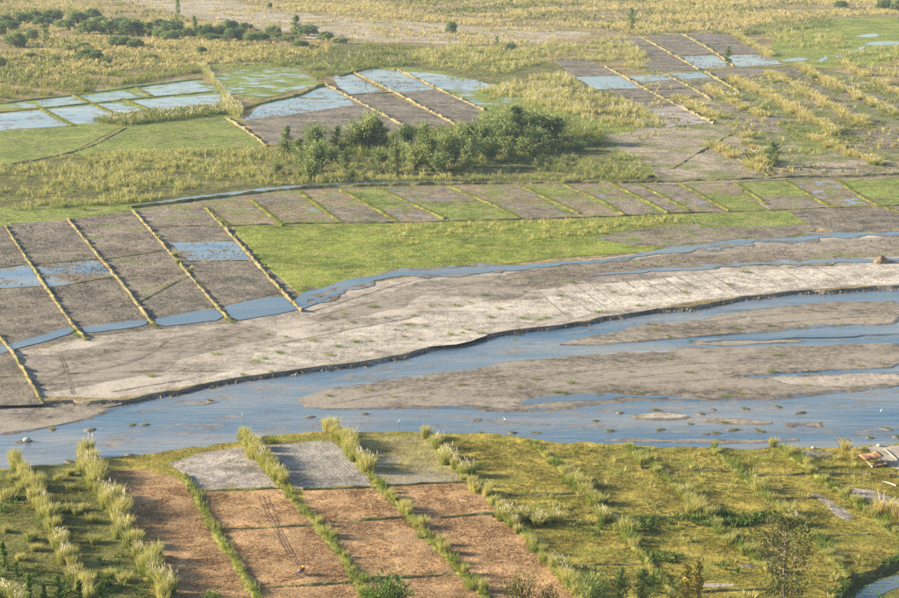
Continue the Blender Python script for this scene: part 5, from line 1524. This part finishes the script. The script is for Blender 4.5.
def person(loc, rz, label, pose, shirt, trousers, hat=None):
    e = empty('person', loc, rz)
    tag(e, label, 'person')
    J = pose['joints']
    body = [(J[k], r) for k, r in (('hip', 0.15), ('belly', 0.14), ('chest', 0.17), ('neck', 0.06), ('head', 0.085), ('headtop', 0.09),
                                   ('shl', 0.07), ('ell', 0.05), ('wrl', 0.036), ('hal', 0.03), ('shr', 0.07), ('elr', 0.05), ('wrr', 0.036), ('har', 0.03),
                                   ('thl', 0.095), ('knl', 0.068), ('anl', 0.045), ('tol', 0.04), ('thr', 0.095), ('knr', 0.068), ('anr', 0.045), ('tor', 0.04))]
    B = [(0, 1), (1, 2), (2, 3), (3, 4), (4, 5), (2, 6), (6, 7), (7, 8), (8, 9), (2, 10), (10, 11), (11, 12), (12, 13), (0, 14), (14, 15), (15, 16), (16, 17), (0, 18), (18, 19), (19, 20), (20, 21)]
    skinned('body', body, B, M['skin'], e)
    skinned('shirt', [(J['hip'], 0.165), (J['belly'], 0.16), (J['chest'], 0.185), (J['shl'], 0.085), (J['ell'], 0.065), (J['shr'], 0.085), (J['elr'], 0.065), (J['neckb'], 0.09)],
            [(0, 1), (1, 2), (2, 3), (3, 4), (2, 5), (5, 6), (2, 7)], shirt, e)
    skinned('trousers', [(J['hip'], 0.165), (J['thl'], 0.11), (J['knl'], 0.085), (J['anl'], 0.06), (J['thr'], 0.11), (J['knr'], 0.085), (J['anr'], 0.06)],
            [(0, 1), (1, 2), (2, 3), (0, 4), (4, 5), (5, 6)], trousers, e)
    h = Vector(J['headtop'])
    ball('hair', (h.x - 0.015, h.y, h.z + 0.02), (0.108, 0.098, 0.10), hat or M['hair'], e, 12)
    for s_ in (-1, 1):
        ball('hand', tuple(Vector(J['hal' if s_ > 0 else 'har'])), (0.05, 0.035, 0.045), M['skin'], e, 8)
    return e


def pose_stand():
    return {'joints': dict(hip=(0, 0, 0.93), belly=(0, 0, 1.08), chest=(0.01, 0, 1.3), neckb=(0, 0, 1.42), neck=(0.01, 0, 1.47), head=(0.03, 0, 1.56), headtop=(0.03, 0, 1.66), shl=(0, 0.19, 1.38), ell=(-0.02, 0.25, 1.1), wrl=(0.06, 0.25, 0.88), hal=(0.09, 0.25, 0.8),
                           shr=(0, -0.19, 1.38), elr=(-0.02, -0.25, 1.1), wrr=(0.06, -0.25, 0.88), har=(0.09, -0.25, 0.8), thl=(0.01, 0.1, 0.85), knl=(0.06, 0.11, 0.48), anl=(0.0, 0.11, 0.08), tol=(0.15, 0.12, 0.04), thr=(0, -0.1, 0.85), knr=(-0.02, -0.11, 0.48), anr=(-0.14, -0.11, 0.08), tor=(0.01, -0.12, 0.04))}


def pose_ride(dx, dz, reach):
    j = dict(hip=(0, 0, 0.86), belly=(0.02, 0, 1.0), chest=(0.08, 0, 1.22), neckb=(0.1, 0, 1.34), neck=(0.12, 0, 1.4), head=(0.15, 0, 1.49), headtop=(0.15, 0, 1.59), shl=(0.07, 0.19, 1.3), ell=(0.2, 0.27, 1.08), wrl=(reach, 0.26, 1.02), hal=(reach + 0.07, 0.26, 1.03),
             shr=(0.07, -0.19, 1.3), elr=(0.2, -0.27, 1.08), wrr=(reach, -0.26, 1.02), har=(reach + 0.07, -0.26, 1.03), thl=(0.05, 0.12, 0.84), knl=(0.4, 0.2, 0.72), anl=(0.26, 0.2, 0.34), tol=(0.4, 0.21, 0.30), thr=(0.05, -0.12, 0.84), knr=(0.4, -0.2, 0.72), anr=(0.26, -0.2, 0.34), tor=(0.4, -0.21, 0.30))
    return {'joints': {k: (v[0] + dx, v[1], v[2] + dz) for k, v in j.items()}}


def wheel(parent, x):
    w_ = empty('wheel', (x, 0, 0.31))
    w_.parent = parent
    bm = bmesh.new()
    R, r, n, m = 0.255, 0.055, 24, 8
    vs = [[bm.verts.new(((R + r * math.cos(math.tau * j / m)) * math.cos(math.tau * i / n), 1.1 * r * math.sin(math.tau * j / m), (R + r * math.cos(math.tau * j / m)) * math.sin(math.tau * i / n))) for j in range(m)] for i in range(n)]
    for i in range(n):
        for j in range(m):
            bm.faces.new((vs[i][j], vs[i][(j + 1) % m], vs[(i + 1) % n][(j + 1) % m], vs[(i + 1) % n][j]))
    me = bpy.data.meshes.new('tyre')
    bm.normal_update()
    bm.to_mesh(me)
    bm.free()
    link('tyre', me, M['rubber'], w_)
    parts = [tube([(math.cos(a) * 0.02, 0, math.sin(a) * 0.02), (math.cos(a) * 0.21, 0, math.sin(a) * 0.21)], [0.012, 0.01], 4) for a in (k * math.tau / 8 for k in range(8))]
    parts.append(tube([(0, -0.07, 0), (0, 0.07, 0)], [0.05, 0.05], 8))
    V, Fc, _ = join_arrays(parts)
    link('rim', np_mesh('rim', V, Fc), M['metal'], w_)


mloc = G(301, 574.5, ZS + 0.05)
mrz = math.radians(-128)
mb = empty('motorcycle', mloc, mrz)
tag(mb, 'small white motorcycle on the brown stubble field', 'motorcycle')
wheel(mb, -0.58)
wheel(mb, 0.62)
loft('tank', [(-0.02, 0.78, 0.06, 0.05), (0.08, 0.81, 0.13, 0.1), (0.25, 0.84, 0.15, 0.11), (0.38, 0.84, 0.09, 0.08), (0.42, 0.84, 0.04, 0.04)], M['white_paint'], mb)
loft('seat', [(-0.78, 0.80, 0.07, 0.03), (-0.7, 0.80, 0.12, 0.05), (-0.3, 0.77, 0.13, 0.055), (0.05, 0.77, 0.11, 0.05), (0.1, 0.78, 0.06, 0.03)], M['rubber'], mb)
loft('side_panel', [(-0.72, 0.68, 0.05, 0.05), (-0.5, 0.66, 0.11, 0.09), (-0.2, 0.6, 0.12, 0.11), (0.0, 0.6, 0.06, 0.05)], M['white_paint'], mb)
loft('engine', [(-0.12, 0.38, 0.08, 0.07), (0.0, 0.4, 0.14, 0.14), (0.22, 0.42, 0.13, 0.13), (0.32, 0.46, 0.07, 0.06)], M['metal'], mb)
loft('front_fender', [(0.38, 0.62, 0.04, 0.02), (0.5, 0.68, 0.06, 0.03), (0.66, 0.7, 0.06, 0.03), (0.84, 0.62, 0.04, 0.02)], M['white_paint'], mb)
pipe('frame', [(-0.58, 0, 0.31), (-0.3, 0, 0.42), (0.0, 0, 0.36), (0.28, 0, 0.5), (0.4, 0, 0.86)], 0.03, M['metal'], mb)
pipe('exhaust', [(0.1, -0.13, 0.28), (-0.2, -0.16, 0.26), (-0.75, -0.17, 0.42)], [0.025, 0.03, 0.045], M['metal'], mb)
for s_ in (-1, 1):
    pipe('fork', [(0.62, 0.07 * s_, 0.31), (0.5, 0.07 * s_, 0.62), (0.4, 0.07 * s_, 0.95)], 0.022, M['metal'], mb)
    pipe('mirror', [(0.38, 0.27 * s_, 1.0), (0.38, 0.3 * s_, 1.18), (0.37, 0.34 * s_, 1.2)], [0.008, 0.008, 0.045], M['rubber'], mb)
pipe('handlebar', [(0.32, -0.36, 0.99), (0.38, -0.18, 1.03), (0.4, 0, 0.98), (0.38, 0.18, 1.03), (0.32, 0.36, 0.99)], 0.017, M['rubber'], mb)
ball('headlight', (0.5, 0, 0.92), (0.08, 0.1, 0.1), M['white_paint'], mb, 12)
person(mloc, mrz, 'person in a red jacket steering the white motorcycle', pose_ride(-0.12, -0.05, 0.42), M['red_cloth'], M['dark_cloth'])
person(mloc, mrz, 'person in a yellow green shirt sitting behind the red rider', pose_ride(-0.55, 0.0, 0.28), M['lime_cloth'], M['dark_cloth'])
person(G(642, 160.5, ZN + 0.05), math.radians(200), 'person in dark red clothes standing on the pale fallow field', pose_stand(), M['red_cloth'], M['dark_cloth'])

# buffalo grazing at the thicket edge
bf = empty('buffalo', G(651, 180.5, ZN + 0.02), math.radians(12), 1.35)
tag(bf, 'black buffalo grazing in the green reeds by the track', 'buffalo')
BJ = [((-0.75, 0, 1.08), (0.30, 0.27)), ((-0.3, 0, 1.05), (0.36, 0.36)), ((0.25, 0, 1.05), (0.36, 0.38)), ((0.65, 0, 1.12), (0.27, 0.33)), ((0.98, 0, 1.0), (0.17, 0.2)), ((1.22, 0, 0.72), (0.15, 0.14)), ((1.42, 0, 0.42), (0.09, 0.09)),
      ((0.55, 0.2, 0.75), 0.13), ((0.55, 0.2, 0.42), 0.075), ((0.53, 0.2, 0.06), 0.07), ((0.55, -0.2, 0.75), 0.13), ((0.62, -0.2, 0.42), 0.075), ((0.6, -0.2, 0.06), 0.07),
      ((-0.75, 0.19, 0.78), 0.16), ((-0.88, 0.2, 0.45), 0.08), ((-0.80, 0.2, 0.06), 0.07), ((-0.75, -0.19, 0.78), 0.16), ((-0.82, -0.2, 0.45), 0.08), ((-0.72, -0.2, 0.06), 0.07), ((-1.02, 0, 1.12), 0.05), ((-1.12, 0, 0.6), 0.03)]
skinned('body', BJ, [(0, 1), (1, 2), (2, 3), (3, 4), (4, 5), (5, 6), (2, 7), (7, 8), (8, 9), (2, 10), (10, 11), (11, 12), (0, 13), (13, 14), (14, 15), (0, 16), (16, 17), (17, 18), (0, 19), (19, 20)], M['hide'], bf, root=1)
for s_ in (-1, 1):
    pipe('horn', [(1.15, 0.1 * s_, 0.86), (1.1, 0.34 * s_, 0.92), (0.92, 0.5 * s_, 0.98), (0.72, 0.46 * s_, 1.02)], [0.05, 0.045, 0.03, 0.01], M['horn'], bf)
    ball('ear', (1.1, 0.26 * s_, 0.8), (0.06, 0.12, 0.05), M['hide'], bf, 8)

# egrets in the shallows
for i, (x, y, a, lab) in enumerate(((399, 424.5, 0.5, 'white egret wading below the long middle bar'), (505, 422.5, 2.6, 'white egret wading near the middle of the near channel'), (881, 414, 1.0, 'white egret wading at the right of the river'), (243, 418, 3.0, 'white egret wading in the left part of the river'), (748, 321, 0.3, 'white egret on the upper right channel'))):
    eg = empty('egret', G(x, y, -0.02), a, 1.25)
    tag(eg, lab, 'egret')
    skinned('body', [((-0.28, 0, 0.42), 0.03), ((-0.1, 0, 0.5), 0.085), ((0.08, 0, 0.54), 0.09), ((0.17, 0, 0.62), 0.04), ((0.13, 0, 0.76), 0.024), ((0.2, 0, 0.88), 0.024), ((0.26, 0, 0.9), 0.032)], [(0, 1), (1, 2), (2, 3), (3, 4), (4, 5), (5, 6)], M['feather'], eg, root=2)
    pipe('beak', [(0.27, 0, 0.9), (0.42, 0, 0.87)], [0.018, 0.003], M['beak'], eg, 6)
    for s_ in (-1, 1):
        pipe('leg', [(0.0, 0.04 * s_, 0.45), (-0.02, 0.04 * s_, 0.22), (0.0, 0.04 * s_, -0.05)], 0.011, M['rubber'], eg, 5)

# straw stack by the upper stream
hs = empty('straw_stack', G(881, 262.3, ZN + 0.02), 0.4)
tag(hs, 'brown straw stack beside the upper stream at right', 'straw stack')


def mound(name, c, rx, ry, h, seed, parent, mat):
    r = random.Random(seed)
    n, rows_ = 20, 7
    V = []
    for i in range(rows_):
        u = i / (rows_ - 1)
        q = (1 - u ** 1.6)
        for k in range(n):
            a = math.tau * k / n
            j = 1 + 0.14 * math.sin(3 * a + seed) + r.uniform(-0.06, 0.06)
            V.append((c[0] + rx * q * j * math.cos(a) + 0.25 * u, c[1] + ry * q * j * math.sin(a), c[2] + h * u * (1 + r.uniform(-0.05, 0.05)) - 0.1))
    Fc = []
    for i in range(rows_ - 1):
        for k in range(n):
            j = (k + 1) % n
            a, b, c_, d = i * n + k, i * n + j, (i + 1) * n + j, (i + 1) * n + k
            Fc += [(a, b, c_), (a, c_, d)]
    return link(name, np_mesh(name, np.array(V), np.array(Fc)), mat, parent)


mound('main_heap', (0, 0, 0), 2.3, 2.2, 2.1, 3, hs, M['hay'])
mound('side_heap', (2.6, 0.6, 0), 1.3, 1.2, 0.8, 5, hs, M['hay'])
k_ = blades(np.stack([RNG.normal(0, 1.1, 220), RNG.normal(0, 1.1, 220), np.zeros(220)], -1) * np.array([1, 1, 0]) + np.array([0.1, 0, 0]), 0.6, 3, 0.12, 1.3, 0.3, segs=1)
kv = k_[0].copy()
rr_ = np.linalg.norm(kv[:, :2], axis=1)
kv[:, 2] = kv[:, 2] * 0.4 + 1.8 * np.clip(1 - rr_ / 2.3, 0, 1) ** 0.7
sf = link('loose_straw', np_mesh('loose_straw', kv, k_[1], k_[2]), M['bund_straw'], hs)
sf['kind'] = 'stuff'

# collapsed thatch shelter, logs and stakes at the river edge
sh_ = empty('thatch_shelter', G(871, 464, ZS + 0.02), 0.15)
tag(sh_, 'collapsed brown thatch shelter on the river edge at right', 'shelter')


def plank(name, a, b, wd, th, mat, parent, sag=0.0, n=8):
    """a bent slab between two points"""
    a, b = Vector(a), Vector(b)
    d = b - a
    s_ = Vector((-d.y, d.x, 0)).normalized() * wd / 2
    V, Fc = [], []
    r = random.Random(int(wd * 97) + int(a.x * 31))
    for i in range(n + 1):
        u = i / n
        p = a + d * u + Vector((0, 0, -sag * math.sin(math.pi * u) + r.uniform(-0.04, 0.04)))
        e1, e2 = 1 + r.uniform(-0.08, 0.08), 1 + r.uniform(-0.08, 0.08)
        V += [tuple(p - s_ * e1), tuple(p + s_ * e2), tuple(p + s_ * e2 + Vector((0, 0, th))), tuple(p - s_ * e1 + Vector((0, 0, th)))]
    for i in range(n):
        for k in range(4):
            j = (k + 1) % 4
            x, y, z_, w_ = i * 4 + k, i * 4 + j, i * 4 + 4 + j, i * 4 + 4 + k
            Fc += [(x, y, z_), (x, z_, w_)]
    for e, rv in ((0, 1), (n * 4, 0)):
        Fc += [(e, e + 2, e + 1), (e, e + 3, e + 2)] if rv else [(e, e + 1, e + 2), (e, e + 2, e + 3)]
    return link(name, np_mesh(name, np.array(V), np.array(Fc)), mat, parent)


plank('thatch_roof', (-1.5, 0.8, 1.0), (2.0, 0.9, 1.5), 3.0, 0.22, M['thatch'], sh_, 0.2)
plank('fallen_roof', (-0.1, -1.2, 0.15), (2.4, -0.9, 0.5), 1.8, 0.15, M['thatch'], sh_, 0.1)
for p in ((-1.3, -0.4), (-1.3, 1.8), (1.7, -0.2), (1.7, 2.0)):
    pipe('post', [(p[0], p[1], -0.2), (p[0] + 0.05, p[1], 1.2)], 0.07, M['wood_dark'], sh_)
pipe('fallen_beam', [(-1.2, -0.3, 1.0), (-0.7, -1.6, 0.35), (-0.5, -2.1, 0.08)], 0.15, M['wood'], sh_)
for x0, y0, x1, y1, rad, lab in ((882, 481, 896, 485.5, 0.14, 'pale fallen log lying right below the thatch shelter'), (884, 448.5, 897, 459.5, 0.11, 'long thin pole lying on the sand behind the shelter'), (888, 476, 897, 474, 0.22, 'short brown log at the right edge below the shelter')):
    a, b = G(x0, y0, ZS + rad + 0.03), G(x1, y1, ZS + rad + 0.03)
    m_ = (a + b) / 2 + Vector((0, 0, 0.06))
    o = pipe('log', [tuple(a), tuple(m_), tuple(b)], [rad, rad * 0.95, rad * 0.8], M['thatch'] if 'brown' in lab else M['wood'], None, 9)
    tag(o, lab, 'log')
for i, (x, y) in enumerate(((832, 474), (840.5, 473.5), (849, 472.5), (862, 474), (868, 475))):
    p = G(x, y, ZS)
    o = pipe('wooden_stake', [(p.x, p.y, ZS - 0.1), (p.x + 0.03, p.y, ZS + 0.5), (p.x + 0.08, p.y, ZS + 0.95)], [0.12, 0.11, 0.07], M['wood_dark'], None, 7)
    tag(o, '%s dark wooden stake from the left in front of the shelter' % ORD[i], 'stake', 'stakes before the thatch shelter')
for x, y, r_, lab in ((813.5, 448.5, 0.35, 'pale boulder on the bank left of the yellow clump'), (879.5, 446.5, 0.45, 'pale boulder on the bank behind the shelter'), (27, 441, 0.6, 'pale boulder in the river near the left edge')):
    p = G(x, y, 0.1 if y < 442 else ZS)
    o = ball('boulder', (p.x, p.y, p.z + r_ * 0.4), (r_ * 1.3, r_, r_ * 0.75), M['stone'], None, 14, 0.09, int(x))
    tag(o, lab, 'boulder')

# ------------------------------------------------------------------ haze: even, pale air over the whole plain
def haze_box():
    m, t = node_mat('pale hazy air')
    v = t.nodes.new('ShaderNodeVolumePrincipled')
    v.inputs['Color'].default_value = (0.62, 0.78, 1.0, 1)
    v.inputs['Density'].default_value = 0.00006
    v.inputs['Anisotropy'].default_value = 0.0
    o = t.nodes.new('ShaderNodeOutputMaterial')
    t.links.new(v.outputs[0], o.inputs['Volume'])
    x, y0, y1, z0, z1 = 2600, -120, FAR + 100, -2.5, CAMZ + 4
    V = np.array([(-x, y0, z0), (x, y0, z0), (x, y1, z0), (-x, y1, z0), (-x, y0, z1), (x, y0, z1), (x, y1, z1), (-x, y1, z1)], float)
    Q = [(0, 3, 2, 1), (4, 5, 6, 7), (0, 1, 5, 4), (1, 2, 6, 5), (2, 3, 7, 6), (3, 0, 4, 7)]
    Fc = np.array([f for a, b, c, d in Q for f in ((a, b, c), (a, c, d))])
    ob = link('haze', np_mesh('haze', V, Fc), m)
    tag(ob, 'pale haze in the air over the plain', 'haze', kind='stuff')


haze_box()
